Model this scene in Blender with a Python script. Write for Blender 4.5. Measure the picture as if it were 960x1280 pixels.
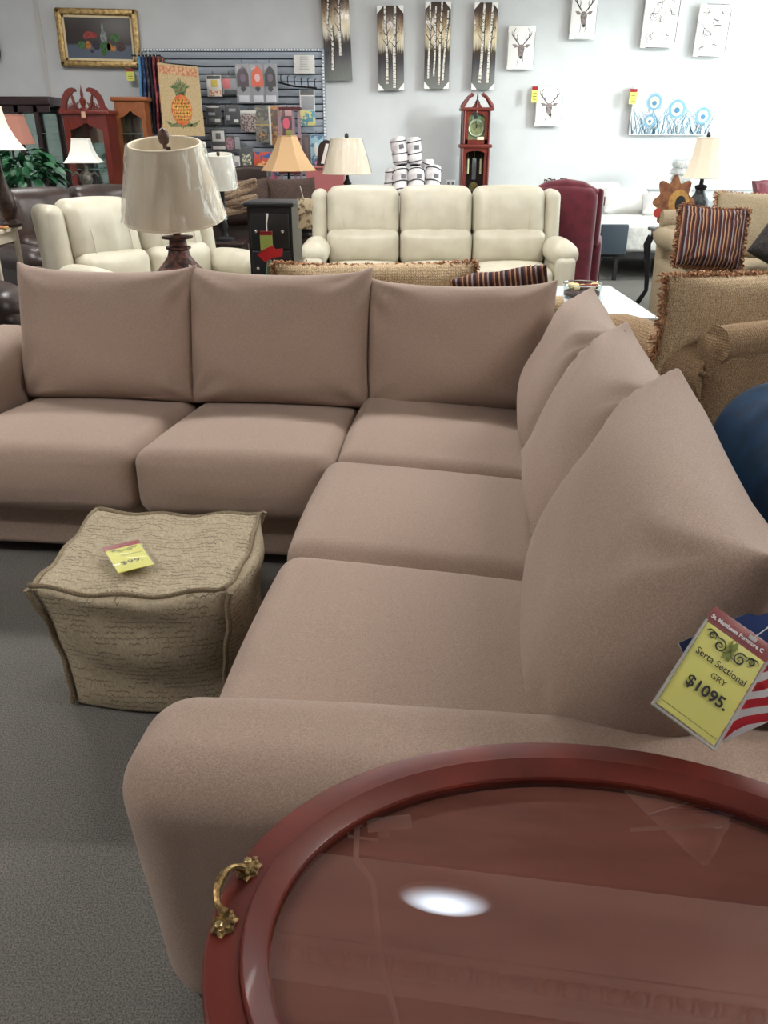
import bpy, math, random
from mathutils import Vector, Matrix
random.seed(7)
PI = math.pi
R = math.radians
for o in list(bpy.data.objects):
    bpy.data.objects.remove(o, do_unlink=True)
scn = bpy.context.scene
COL = scn.collection

# ------------------------------------------------------------------ camera
CAM_H, CAM_F, CAM_T = 1.52, 1015.0, R(24.8)
cam_d = bpy.data.cameras.new('camera')
cam = bpy.data.objects.new('camera', cam_d)
COL.objects.link(cam)
cam_d.sensor_fit = 'HORIZONTAL'
cam_d.sensor_width = 36.0
cam_d.lens = CAM_F / 960.0 * 36.0
cam_d.clip_start = 0.05
cam.location = (0, 0, CAM_H)
cam.rotation_euler = (R(90) - CAM_T, 0, 0)
scn.camera = cam

# ------------------------------------------------------------------ world, sun, exposure
world = bpy.data.worlds.new('world')
scn.world = world
world.use_nodes = True
bg = world.node_tree.nodes['Background']
bg.inputs['Color'].default_value = (0.92, 0.96, 1.0, 1)
bg.inputs['Strength'].default_value = 9.0
sun_d = bpy.data.lights.new('sun', 'SUN')
sun_d.energy = 3.2
sun_d.angle = R(9)
sun_d.color = (1.0, 0.99, 0.97)
sun = bpy.data.objects.new('sun', sun_d)
COL.objects.link(sun)
sun.rotation_euler = Vector((-0.80, 0.52, -0.20)).to_track_quat('-Z', 'Y').to_euler()
CEIL_W = 105.0       # watts of each ceiling fixture
UP_W = 130.0         # watts of each uplight added to brighten ceiling and soffit
scn.view_settings.view_transform = 'Standard'
scn.view_settings.look = 'None'
scn.view_settings.exposure = 0.0
scn.view_settings.gamma = 1.0
scn.view_settings.use_curve_mapping = False

# ------------------------------------------------------------------ helpers
_c, _s = math.cos(CAM_T), math.sin(CAM_T)
def _ray(x, y):
    u = (x - 480) / CAM_F; v = (640 - y) / CAM_F
    return Vector((u, _c + v * _s, v * _c - _s))
def at(x, y, Y):
    "survey: point at distance Y down the shop for a place measured in the photograph"
    r = _ray(x, y); t = Y / r.y
    return Vector((r.x * t, Y, CAM_H + r.z * t))
def atz(x, y, z):
    r = _ray(x, y); t = (z - CAM_H) / r.z
    return Vector((r.x * t, r.y * t, z))
def along(x, y, t):
    r = _ray(x, y)
    return Vector((r.x * t, r.y * t, CAM_H + r.z * t))

class MB:
    def __init__(self): self.v = []; self.f = []
    def add(self, vs, fs, T=None):
        n = len(self.v)
        if T is not None: vs = [T @ Vector(p) for p in vs]
        self.v += [tuple(p) for p in vs]
        self.f += [tuple(i + n for i in q) for q in fs]
        return self
    def box(self, c, s, T=None):
        x, y, z = c; a, b, d = s[0] / 2, s[1] / 2, s[2] / 2
        vs = [(x + i * a, y + j * b, z + k * d) for i in (-1, 1) for j in (-1, 1) for k in (-1, 1)]
        return self.add(vs, [(0, 1, 3, 2), (4, 6, 7, 5), (0, 4, 5, 1), (2, 3, 7, 6), (0, 2, 6, 4), (1, 5, 7, 3)], T)
    def bb(self, x0, x1, y0, y1, z0, z1, T=None):
        return self.box(((x0 + x1) / 2, (y0 + y1) / 2, (z0 + z1) / 2), (x1 - x0, y1 - y0, z1 - z0), T)
    def rbox(self, c, s, r, n=6, bulge=(0, 0, 0), taper=None, T=None, k=4, wob=0):
        "rounded box: k rounding steps, n flat steps; bulge pushes the middle of the faces out"
        h = [s[0] / 2, s[1] / 2, s[2] / 2]
        r = min(r, min(h) * 0.98)
        def ax(i):
            inn = h[i] - r
            out = []
            for j in range(k): out.append((-1, j / k))
            res = [(-inn, -math.tan(PI / 4 * (1 - j / k))) for j in range(k)]
            res += [(-inn + 2 * inn * j / n, 0.0) for j in range(n + 1)]
            res += [(inn, math.tan(PI / 4 * (j + 1) / k)) for j in range(k)]
            return res
        A = [ax(i) for i in range(3)]
        idx = {}
        vs = []; fs = []
        def vert(key):
            if key in idx: return idx[key]
            base = [A[i][key[i]][0] for i in range(3)]
            d = Vector([A[i][key[i]][1] for i in range(3)])
            p = Vector(base) + d.normalized() * r
            q = [max(-1, min(1, p[i] / h[i])) for i in range(3)]
            for i in range(3):
                if bulge[i]:
                    o = [j for j in range(3) if j != i]
                    w = (1 - q[o[0]] ** 2) * (1 - q[o[1]] ** 2)
                    p[i] += bulge[i] * w * q[i]
            if taper: p = Vector(taper(p, q))
            idx[key] = len(vs); vs.append((p.x + c[0], p.y + c[1], p.z + c[2]))
            return idx[key]
        m = [len(a) - 1 for a in A]
        for i in range(3):
            o = [(i + 1) % 3, (i + 2) % 3]
            for side in (0, m[i]):
                for a in range(m[o[0]]):
                    for b in range(m[o[1]]):
                        q = []
                        for da, db in ((0, 0), (1, 0), (1, 1), (0, 1)):
                            key = [0, 0, 0]; key[i] = side; key[o[0]] = a + da; key[o[1]] = b + db
                            q.append(vert(tuple(key)))
                        if side == 0: q.reverse()
                        if len(set(q)) > 2: fs.append(tuple(q))
        return self.add(vs, fs, T)
    def lathe(self, prof, seg=24, c=(0, 0, 0), T=None, rot=0, cap=True, squash=1):
        vs = []; fs = []
        n = len(prof)
        for r, z in prof:
            for j in range(seg):
                a = 2 * PI * j / seg + rot
                vs.append((c[0] + r * math.cos(a), c[1] + r * math.sin(a) * squash, c[2] + z))
        for i in range(n - 1):
            for j in range(seg):
                k = (j + 1) % seg
                fs.append((i * seg + j, i * seg + k, (i + 1) * seg + k, (i + 1) * seg + j))
        if cap:
            if prof[0][0] > 1e-4: fs.append(tuple(reversed(range(seg))))
            if prof[-1][0] > 1e-4: fs.append(tuple(range((n - 1) * seg, n * seg)))
        return self.add(vs, fs, T)
    def tube(self, pts, r, seg=8, closed=False, T=None, flat=1.0):
        pts = [Vector(p) for p in pts]; n = len(pts)
        rs = r if isinstance(r, (list, tuple)) else [r] * n
        vs = []; fs = []
        up = None
        for i, p in enumerate(pts):
            if closed: t = pts[(i + 1) % n] - pts[i - 1]
            else: t = pts[min(i + 1, n - 1)] - pts[max(i - 1, 0)]
            if t.length < 1e-9: t = Vector((0, 0, 1))
            t.normalize()
            if up is None:
                up = Vector((0, 1, 0)) if abs(t.y) < 0.9 else Vector((1, 0, 0))
            a = up - t * up.dot(t)
            if a.length < 1e-6: a = t.orthogonal()
            a.normalize(); up = a
            b = t.cross(a)
            for j in range(seg):
                q = 2 * PI * j / seg
                vs.append(p + (a * math.cos(q) * flat + b * math.sin(q)) * rs[i])
        m = n if closed else n - 1
        for i in range(m):
            i2 = (i + 1) % n
            for j in range(seg):
                k = (j + 1) % seg
                fs.append((i * seg + j, i * seg + k, i2 * seg + k, i2 * seg + j))
        if not closed:
            fs.append(tuple(reversed(range(seg)))); fs.append(tuple(range((n - 1) * seg, n * seg)))
        return self.add(vs, fs, T)
    def prism(self, pts, y0, y1, T=None):
        "outline in x,z pushed from y0 to y1"
        n = len(pts)
        vs = [(p[0], y0, p[1]) for p in pts] + [(p[0], y1, p[1]) for p in pts]
        fs = [tuple(range(n)), tuple(reversed(range(n, 2 * n)))]
        fs += [(i, i + n, (i + 1) % n + n, (i + 1) % n) for i in range(n)]
        return self.add(vs, fs, T)
    def poly(self, pts, y, t=0.0008):
        return self.prism(pts, y - t, y)
    def ell(self, cx, cz, rx, rz, y, n=14, rot=0, t=0.0008):
        c, s = math.cos(rot), math.sin(rot)
        pts = []
        for i in range(n):
            a = 2 * PI * i / n
            x, z = rx * math.cos(a), rz * math.sin(a)
            pts.append((cx + x * c - z * s, cz + x * s + z * c))
        return self.poly(pts, y, t)
    def ribbon(self, pts, w, y, t=0.0008):
        n = len(pts)
        ws = w if isinstance(w, (list, tuple)) else [w] * n
        L = []; Rr = []
        for i in range(n):
            a = pts[max(i - 1, 0)]; b = pts[min(i + 1, n - 1)]
            dx, dz = b[0] - a[0], b[1] - a[1]
            l = math.hypot(dx, dz) or 1
            nx, nz = -dz / l * ws[i] / 2, dx / l * ws[i] / 2
            L.append((pts[i][0] + nx, pts[i][1] + nz)); Rr.append((pts[i][0] - nx, pts[i][1] - nz))
        for i in range(n - 1):
            self.add([(L[i][0], y, L[i][1]), (L[i + 1][0], y, L[i + 1][1]), (Rr[i + 1][0], y, Rr[i + 1][1]), (Rr[i][0], y, Rr[i][1])], [(0, 3, 2, 1)])
        return self
    def build(self, name, mat, parent=None, loc=None, rot=None, sharp=40, flat=False, kind=None, label=None):
        me = bpy.data.meshes.new(name)
        me.from_pydata(self.v, [], self.f)
        me.validate()
        if not flat:
            me.shade_smooth()
            me.set_sharp_from_angle(angle=R(sharp))
        me.materials.append(mat)
        o = bpy.data.objects.new(name, me)
        COL.objects.link(o)
        if parent is not None: o.parent = parent
        if loc is not None: o.location = loc
        if rot is not None: o.rotation_euler = rot
        if kind: o['kind'] = kind
        if label: o['label'] = label
        return o

def thing(name, label, cat, loc=(0, 0, 0), rz=0.0, group=None):
    o = bpy.data.objects.new(name, None)
    COL.objects.link(o)
    o.empty_display_size = 0.1
    o.location = loc; o.rotation_euler = (0, 0, R(rz))
    o['label'] = label; o['category'] = cat
    if group: o['group'] = group
    return o
def tag(o, label, cat, group=None):
    o['label'] = label; o['category'] = cat
    if group: o['group'] = group
    return o
def struct(o, label=None):
    o['kind'] = 'structure'
    if label: o['label'] = label
    return o
def inst(src, parent, loc=None, rot=None, scale=None):
    c = src.copy(); COL.objects.link(c); c.parent = parent
    if loc is not None: c.location = loc
    if rot is not None: c.rotation_euler = rot
    if scale is not None: c.scale = scale
    return c
def lettering(body, size, mat, parent, loc, rot=(0, 0, 0), align='CENTER', sx=1.0, bold=0.0, shear=0.0, name='lettering'):
    cu = bpy.data.curves.new('txt', 'FONT')
    cu.body = body; cu.size = size; cu.align_x = align; cu.offset = bold; cu.shear = shear
    cu.resolution_u = 3
    ob = bpy.data.objects.new('txt', cu); COL.objects.link(ob)
    bpy.context.view_layer.update()
    dg = bpy.context.evaluated_depsgraph_get()
    me = bpy.data.meshes.new_from_object(ob.evaluated_get(dg))
    bpy.data.objects.remove(ob, do_unlink=True)
    for v in me.vertices: v.co.x *= sx
    me.materials.clear(); me.materials.append(mat)
    me.name = name
    o = bpy.data.objects.new(name, me); COL.objects.link(o)
    o.parent = parent; o.location = loc; o.rotation_euler = rot
    return o

# ------------------------------------------------------------------ materials
def lin(c):
    "sRGB 0-255 to linear"
    out = []
    for v in c:
        v /= 255.0
        out.append(v / 12.92 if v <= 0.04045 else ((v + 0.055) / 1.055) ** 2.4)
    return (out[0], out[1], out[2], 1.0)
MATS = {}
def mat(name, col, rough=0.6, col2=None, nscale=60, nlo=0.4, nhi=0.6, metal=0.0, bump=0.0, bscale=200, bdist=0.002,
        sheen=0.0, coat=0.0, spec=0.5, stretch=None, alpha=1.0, emit=None, estr=0.0, detail=3.0, btype='noise', trans=0.0, subs=0):
    if name in MATS: return MATS[name]
    m = bpy.data.materials.new(name); m.use_nodes = True
    nt = m.node_tree; N = nt.nodes; L = nt.links
    b = N['Principled BSDF']
    b.inputs['Roughness'].default_value = rough
    b.inputs['Metallic'].default_value = metal
    b.inputs['Specular IOR Level'].default_value = spec
    c1 = lin(col)
    b.inputs['Base Color'].default_value = c1
    if sheen:
        b.inputs['Sheen Weight'].default_value = sheen
        b.inputs['Sheen Roughness'].default_value = 0.5
    if coat:
        b.inputs['Coat Weight'].default_value = coat
        b.inputs['Coat Roughness'].default_value = 0.08
    if alpha < 1: b.inputs['Alpha'].default_value = alpha
    if emit:
        b.inputs['Emission Color'].default_value = lin(emit); b.inputs['Emission Strength'].default_value = estr
    tc = N.new('ShaderNodeTexCoord')
    src = tc.outputs['Object']
    if stretch:
        mp = N.new('ShaderNodeMapping'); mp.inputs['Scale'].default_value = stretch
        L.new(src, mp.inputs['Vector']); src = mp.outputs['Vector']
    if col2:
        nz = N.new('ShaderNodeTexNoise'); nz.inputs['Scale'].default_value = nscale; nz.inputs['Detail'].default_value = detail
        L.new(src, nz.inputs['Vector'])
        rp = N.new('ShaderNodeValToRGB')
        rp.color_ramp.elements[0].position = nlo; rp.color_ramp.elements[0].color = c1
        rp.color_ramp.elements[1].position = nhi; rp.color_ramp.elements[1].color = lin(col2)
        L.new(nz.outputs['Fac'], rp.inputs['Fac']); L.new(rp.outputs['Color'], b.inputs['Base Color'])
    if bump:
        if btype == 'weave':
            w1 = N.new('ShaderNodeTexWave'); w1.inputs['Scale'].default_value = bscale; w1.bands_direction = 'X'; w1.inputs['Distortion'].default_value = 1.5
            w2 = N.new('ShaderNodeTexWave'); w2.inputs['Scale'].default_value = bscale; w2.bands_direction = 'Z'; w2.inputs['Distortion'].default_value = 1.5
            L.new(src, w1.inputs['Vector']); L.new(src, w2.inputs['Vector'])
            mx = N.new('ShaderNodeMath'); mx.operation = 'MULTIPLY'
            L.new(w1.outputs['Fac'], mx.inputs[0]); L.new(w2.outputs['Fac'], mx.inputs[1]); ho = mx.outputs[0]
        else:
            n2 = N.new('ShaderNodeTexNoise'); n2.inputs['Scale'].default_value = bscale; n2.inputs['Detail'].default_value = 3
            L.new(src, n2.inputs['Vector']); ho = n2.outputs['Fac']
        bp = N.new('ShaderNodeBump'); bp.inputs['Strength'].default_value = bump; bp.inputs['Distance'].default_value = bdist
        L.new(ho, bp.inputs['Height']); L.new(bp.outputs['Normal'], b.inputs['Normal'])
    MATS[name] = m
    return m
def glass_mat(name, tint=(245, 250, 248), ior=1.5, rough=0.0):
    if name in MATS: return MATS[name]
    m = bpy.data.materials.new(name); m.use_nodes = True
    nt = m.node_tree; N = nt.nodes; L = nt.links
    N.remove(N['Principled BSDF'])
    t = N.new('ShaderNodeBsdfTransparent'); t.inputs['Color'].default_value = lin(tint)
    g = N.new('ShaderNodeBsdfGlossy'); g.inputs['Roughness'].default_value = rough; g.inputs['Color'].default_value = (1, 1, 1, 1)
    fr = N.new('ShaderNodeFresnel'); fr.inputs['IOR'].default_value = ior
    mx = N.new('ShaderNodeMixShader')
    ge = N.new('ShaderNodeNewGeometry')            # only the outer face of a pane mirrors
    iv = N.new('ShaderNodeMath'); iv.operation = 'SUBTRACT'; iv.inputs[0].default_value = 1.0; L.new(ge.outputs['Backfacing'], iv.inputs[1])
    ml = N.new('ShaderNodeMath'); ml.operation = 'MULTIPLY'; L.new(fr.outputs[0], ml.inputs[0]); L.new(iv.outputs[0], ml.inputs[1])
    L.new(ml.outputs[0], mx.inputs[0]); L.new(t.outputs[0], mx.inputs[1]); L.new(g.outputs[0], mx.inputs[2])
    L.new(mx.outputs[0], N['Material Output'].inputs['Surface'])
    MATS[name] = m
    return m
def stripe_mat(name, cols, axis='X', period=0.1, rough=0.85, bump=0.3, fuzz=0.004, interp='CONSTANT'):
    "woven stripes: a ramp of yarn colours repeated along one axis"
    if name in MATS: return MATS[name]
    m = bpy.data.materials.new(name); m.use_nodes = True
    nt = m.node_tree; N = nt.nodes; L = nt.links; b = N['Principled BSDF']
    b.inputs['Roughness'].default_value = rough; b.inputs['Specular IOR Level'].default_value = 0.2
    tc = N.new('ShaderNodeTexCoord'); sp = N.new('ShaderNodeSeparateXYZ'); L.new(tc.outputs['Object'], sp.inputs[0])
    nz = N.new('ShaderNodeTexNoise'); nz.inputs['Scale'].default_value = 120; L.new(tc.outputs['Object'], nz.inputs['Vector'])
    ma = N.new('ShaderNodeMath'); ma.operation = 'MULTIPLY_ADD'; ma.inputs[1].default_value = fuzz
    L.new(nz.outputs['Fac'], ma.inputs[0]); L.new(sp.outputs[axis], ma.inputs[2])
    d = N.new('ShaderNodeMath'); d.operation = 'DIVIDE'; d.inputs[1].default_value = period; L.new(ma.outputs[0], d.inputs[0])
    fr = N.new('ShaderNodeMath'); fr.operation = 'FRACT'; L.new(d.outputs[0], fr.inputs[0])
    rp = N.new('ShaderNodeValToRGB'); cr = rp.color_ramp; cr.interpolation = interp
    n = len(cols)
    cr.elements[0].position = 0; cr.elements[0].color = lin(cols[0])
    cr.elements[1].position = 1 / n; cr.elements[1].color = lin(cols[1])
    for i in range(2, n):
        e = cr.elements.new(i / n); e.color = lin(cols[i])
    L.new(fr.outputs[0], rp.inputs['Fac']); L.new(rp.outputs['Color'], b.inputs['Base Color'])
    if bump:
        n2 = N.new('ShaderNodeTexNoise'); n2.inputs['Scale'].default_value = 300; L.new(tc.outputs['Object'], n2.inputs['Vector'])
        bp = N.new('ShaderNodeBump'); bp.inputs['Strength'].default_value = bump; bp.inputs['Distance'].default_value = 0.002
        L.new(n2.outputs['Fac'], bp.inputs['Height']); L.new(bp.outputs['Normal'], b.inputs['Normal'])
    MATS[name] = m
    return m
def ramp_mat(name, stops, axis='Z', lo=0, hi=1, rough=0.4, streak=0.1, sscale=(40, 40, 4)):
    "print whose colour runs along one axis of the thing, broken by streaky noise"
    if name in MATS: return MATS[name]
    m = bpy.data.materials.new(name); m.use_nodes = True
    nt = m.node_tree; N = nt.nodes; L = nt.links; b = N['Principled BSDF']
    b.inputs['Roughness'].default_value = rough
    tc = N.new('ShaderNodeTexCoord'); sp = N.new('ShaderNodeSeparateXYZ'); L.new(tc.outputs['Object'], sp.inputs[0])
    mr = N.new('ShaderNodeMapRange'); mr.inputs['From Min'].default_value = lo; mr.inputs['From Max'].default_value = hi
    L.new(sp.outputs[axis], mr.inputs['Value'])
    mp = N.new('ShaderNodeMapping'); mp.inputs['Scale'].default_value = sscale; L.new(tc.outputs['Object'], mp.inputs['Vector'])
    nz = N.new('ShaderNodeTexNoise'); nz.inputs['Scale'].default_value = 1.0; nz.inputs['Detail'].default_value = 4; L.new(mp.outputs['Vector'], nz.inputs['Vector'])
    sb = N.new('ShaderNodeMath'); sb.operation = 'SUBTRACT'; sb.inputs[1].default_value = 0.5; L.new(nz.outputs['Fac'], sb.inputs[0])
    ma = N.new('ShaderNodeMath'); ma.operation = 'MULTIPLY_ADD'; ma.inputs[1].default_value = streak
    L.new(sb.outputs[0], ma.inputs[0]); L.new(mr.outputs['Result'], ma.inputs[2])
    rp = N.new('ShaderNodeValToRGB'); cr = rp.color_ramp
    cr.elements[0].position = stops[0][0]; cr.elements[0].color = lin(stops[0][1])
    cr.elements[1].position = stops[1][0]; cr.elements[1].color = lin(stops[1][1])
    for p, c in stops[2:]:
        e = cr.elements.new(p); e.color = lin(c)
    L.new(ma.outputs[0], rp.inputs['Fac']); L.new(rp.outputs['Color'], b.inputs['Base Color'])
    MATS[name] = m
    return m
def script_mat(name):
    "oatmeal linen printed with rows of dark handwriting"
    m = bpy.data.materials.new(name); m.use_nodes = True
    nt = m.node_tree; N = nt.nodes; L = nt.links; b = N['Principled BSDF']
    b.inputs['Roughness'].default_value = 0.9; b.inputs['Specular IOR Level'].default_value = 0.15
    def math_(op, a, bb=None, c=None):
        n = N.new('ShaderNodeMath'); n.operation = op
        for i, q in enumerate((a, bb, c)):
            if q is None: continue
            if isinstance(q, (int, float)): n.inputs[i].default_value = q
            else: L.new(q, n.inputs[i])
        return n.outputs[0]
    def noise(vec, sc, det=2):
        n = N.new('ShaderNodeTexNoise'); n.inputs['Scale'].default_value = sc; n.inputs['Detail'].default_value = det
        L.new(vec, n.inputs['Vector']); return n.outputs['Fac']
    tc = N.new('ShaderNodeTexCoord'); O = tc.outputs['Object']
    sp = N.new('ShaderNodeSeparateXYZ'); L.new(O, sp.inputs[0])
    rows = math_('MULTIPLY_ADD', sp.outputs['Y'], 60.0, math_('MULTIPLY', noise(O, 4.0), 1.6))
    fr = math_('FRACT', rows)
    cellrow = math_('FLOOR', rows)
    cb = N.new('ShaderNodeCombineXYZ')
    L.new(math_('MULTIPLY', sp.outputs['X'], 120.0), cb.inputs[0]); L.new(math_('MULTIPLY', cellrow, 7.3), cb.inputs[1])
    wig = noise(cb.outputs[0], 1.0, 1)
    d = math_('ABSOLUTE', math_('SUBTRACT', math_('SUBTRACT', fr, 0.5), math_('MULTIPLY', math_('SUBTRACT', wig, 0.5), 1.3)))
    line = math_('LESS_THAN', d, 0.12)
    cb2 = N.new('ShaderNodeCombineXYZ')
    L.new(math_('MULTIPLY', sp.outputs['X'], 14.0), cb2.inputs[0]); L.new(math_('MULTIPLY', cellrow, 3.1), cb2.inputs[1])
    words = math_('GREATER_THAN', noise(cb2.outputs[0], 1.0, 2), 0.47)
    ink = math_('MULTIPLY', math_('MULTIPLY', line, words), math_('MULTIPLY_ADD', noise(O, 30), 0.8, 0.1))
    r1 = N.new('ShaderNodeValToRGB')
    r1.color_ramp.elements[0].position = 0.3; r1.color_ramp.elements[0].color = lin((154, 142, 120))
    r1.color_ramp.elements[1].position = 0.7; r1.color_ramp.elements[1].color = lin((188, 176, 152))
    mp = N.new('ShaderNodeMapping'); mp.inputs['Scale'].default_value = (1, 0.25, 1); L.new(O, mp.inputs['Vector'])
    L.new(noise(mp.outputs[0], 260, 3), r1.inputs['Fac'])
    mx = N.new('ShaderNodeMixRGB'); mx.inputs['Color2'].default_value = lin((60, 50, 42))
    L.new(ink, mx.inputs['Fac']); L.new(r1.outputs['Color'], mx.inputs['Color1'])
    L.new(mx.outputs['Color'], b.inputs['Base Color'])
    bp = N.new('ShaderNodeBump'); bp.inputs['Strength'].default_value = 0.5; bp.inputs['Distance'].default_value = 0.002
    L.new(noise(O, 350, 3), bp.inputs['Height']); L.new(bp.outputs['Normal'], b.inputs['Normal'])
    return m

def wrap_mat(name):
    "crinkled clear plastic: mostly see-through, mirror-like where it catches light"
    m = bpy.data.materials.new(name); m.use_nodes = True
    nt = m.node_tree; N = nt.nodes; L = nt.links
    N.remove(N['Principled BSDF'])
    t = N.new('ShaderNodeBsdfTransparent'); t.inputs['Color'].default_value = (.97, .97, .97, 1)
    g = N.new('ShaderNodeBsdfGlossy'); g.inputs['Roughness'].default_value = .16
    lw = N.new('ShaderNodeFresnel'); lw.inputs['IOR'].default_value = 1.6
    ma = N.new('ShaderNodeMath'); ma.operation = 'MULTIPLY_ADD'; ma.inputs[1].default_value = .55; ma.inputs[2].default_value = .035; ma.use_clamp = True
    mx = N.new('ShaderNodeMixShader')
    tc = N.new('ShaderNodeTexCoord'); mp = N.new('ShaderNodeMapping'); mp.inputs['Scale'].default_value = (3, 3, .7)
    L.new(tc.outputs['Object'], mp.inputs['Vector'])
    nz = N.new('ShaderNodeTexNoise'); nz.inputs['Scale'].default_value = 9; nz.inputs['Detail'].default_value = 3
    L.new(mp.outputs[0], nz.inputs['Vector'])
    bp = N.new('ShaderNodeBump'); bp.inputs['Strength'].default_value = 1.0; bp.inputs['Distance'].default_value = .018
    L.new(nz.outputs['Fac'], bp.inputs['Height'])
    L.new(bp.outputs[0], g.inputs['Normal']); L.new(bp.outputs[0], lw.inputs['Normal'])
    L.new(lw.outputs[0], ma.inputs[0]); L.new(ma.outputs[0], mx.inputs[0]); L.new(t.outputs[0], mx.inputs[1]); L.new(g.outputs[0], mx.inputs[2])
    L.new(mx.outputs[0], N['Material Output'].inputs['Surface'])
    return m
taupe = mat('taupe_upholstery', (149, 130, 117), 0.85, (180, 158, 144), 420, 0.35, 0.7, bump=0.35, bscale=600, bdist=0.0015, sheen=0.12, spec=0.2)
dark_foot = mat('dark_foot', (30, 26, 24), 0.5)
carpet = mat('carpet_pile', (92, 91, 88), 0.95, (132, 130, 125), 260, 0.38, 0.62, bump=0.7, bscale=330, bdist=0.006, spec=0.1, detail=5)
wall_grey = mat('wall_paint', (203, 205, 206), 0.75, (196, 198, 200), 2.5, 0.35, 0.65, bump=0.08, bscale=30, bdist=0.003)
white_paint = mat('white_paint', (232, 232, 230), 0.6)
white_gloss = mat('white_gloss', (236, 238, 240), 0.3)
black_gloss = mat('black_gloss', (20, 22, 26), 0.35)
black_matte = mat('black_matte', (24, 23, 24), 0.65)
cream_leather = mat('cream_leather', (192, 187, 169), 0.45, (184, 178, 160), 6, 0.4, 0.6, bump=0.25, bscale=140, bdist=0.002)
brown_leather = mat('brown_leather', (44, 33, 30), 0.38, (58, 44, 40), 7, 0.4, 0.6, bump=0.3, bscale=120, bdist=0.002)
choc_leather = mat('chocolate_leather', (56, 42, 38), 0.4, (70, 54, 48), 7, 0.4, 0.6, bump=0.3, bscale=120, bdist=0.002)
cherry = mat('cherry_wood', (116, 44, 34), 0.32, (84, 30, 24), 14, 0.35, 0.7, stretch=(6, 6, 0.7), coat=0.3)
oak = mat('oak_wood', (156, 92, 50), 0.4, (124, 68, 36), 14, 0.35, 0.7, stretch=(6, 6, 0.7), coat=0.2)
mahogany = mat('dark_mahogany', (44, 22, 22), 0.35, (30, 14, 15), 14, 0.35, 0.7, stretch=(6, 6, 0.7), coat=0.3)
brass = mat('antique_brass', (150, 126, 84), 0.38, (96, 76, 46), 160, 0.4, 0.62, metal=0.85, bump=0.5, bscale=260, bdist=0.001)
clear = glass_mat('clear_glass')

# ================================================================== THE ROOM
XL, XR, YF, YB, ZC = -6.6, 6.2, -3.2, 12.0, 3.85
struct(MB().bb(XL - .1, XR + .1, YF - .1, YB + .1, -.1, 0).build('floor', carpet), 'dark grey speckled carpet')
struct(MB().bb(XL - .1, XR + .1, YB, YB + .12, 0, ZC).build('wall_back', wall_grey), 'pale grey painted shop wall')
struct(MB().bb(XL - .12, XL, YF, YB, 0, ZC).build('wall_left', wall_grey))
struct(MB().bb(XL, XR, YF - .12, YF, 0, ZC).build('wall_front', mat('low_bounce_brown', (84, 66, 58), .8, (68, 52, 46), 6, .4, .6)))  # unseen wall, coloured dark to cut bounce onto the sofa arm
WY0, WY1, WZ0, WZ1 = 7.2, 11.7, 0.75, 3.7
wr = MB()
wr.bb(XR, XR + .12, YF, WY0, 0, ZC); wr.bb(XR, XR + .12, WY1, YB, 0, ZC)
wr.bb(XR, XR + .12, WY0, WY1, 0, WZ0); wr.bb(XR, XR + .12, WY0, WY1, WZ1, ZC)
struct(wr.build('wall_right', wall_grey, flat=True))
w1 = thing('window_1', 'tall shop window in the right wall', 'window'); struct(w1); del w1['category']
fr = MB()
for y in (WY0 + .03, WY1 - .03): fr.bb(XR + .02, XR + .1, y - .03, y + .03, WZ0, WZ1)
for z in (WZ0 + .03, WZ1 - .03): fr.bb(XR + .02, XR + .1, WY0, WY1, z - .03, z + .03)
fr.build('window_frame', white_paint, w1, flat=True)
for k in range(2):
    y = WY0 + (WY1 - WY0) * (k + 1) / 3
    MB().bb(XR + .03, XR + .09, y - .025, y + .025, WZ0 + .06, WZ1 - .06).build('mullion', white_paint, w1, flat=True)
for k in range(3):
    a = WY0 + (WY1 - WY0) * k / 3; b = WY0 + (WY1 - WY0) * (k + 1) / 3
    MB().bb(XR + .055, XR + .06, a + .03, b - .03, WZ0 + .06, WZ1 - .06).build('pane', clear, w1, flat=True)
pl = bpy.data.lights.new('window_portal', 'AREA'); pl.shape = 'RECTANGLE'; pl.size = WY1 - WY0; pl.size_y = WZ1 - WZ0
pl.cycles.is_portal = True
po = bpy.data.objects.new('window_portal', pl); COL.objects.link(po)
po.location = (XR + .12, (WY0 + WY1) / 2, (WZ0 + WZ1) / 2); po.rotation_euler = Vector((-1, 0, 0)).to_track_quat('-Z', 'Z').to_euler()

# beadboard ceiling: boards
bead = mat('beadboard_paint', (214, 206, 200), 0.6)
cl = struct(MB().bb(XL, XR, YF, YB, ZC + .02, ZC + .1).build('ceiling', bead), 'painted beadboard ceiling')
board = MB()
board.rbox((0, 0, 0), (.086, 3.2, .02), .008, n=1, k=1)
b0 = board.build('board', bead, cl, loc=(-2.7, .95, ZC + .012))
for i in range(1, 62):
    inst(b0, cl, (-2.7 + i * .09, .95, ZC + .012))
# soffit beam above the sectional
SY = -8.5
sof = thing('ceiling_soffit', 'boxed soffit beam dropping below the ceiling', 'soffit', (0.0, 2.76, 3.0), SY); struct(sof); del sof['category']
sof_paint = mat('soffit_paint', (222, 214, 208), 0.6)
sof_under_shade = mat('soffit_underside', (84, 60, 54), 0.7, (74, 52, 46), 8, 0.4, 0.6)  # underside is unlit; that shade is put into the dark brown
MB().bb(-4.5, 4.5, 0, 1.5, .02, .85).build('soffit_face', sof_paint, sof, flat=True)
MB().bb(-4.5, 4.5, -.004, 1.5, 0, .02).build('soffit_underside', sof_under_shade, sof, flat=True)


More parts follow.
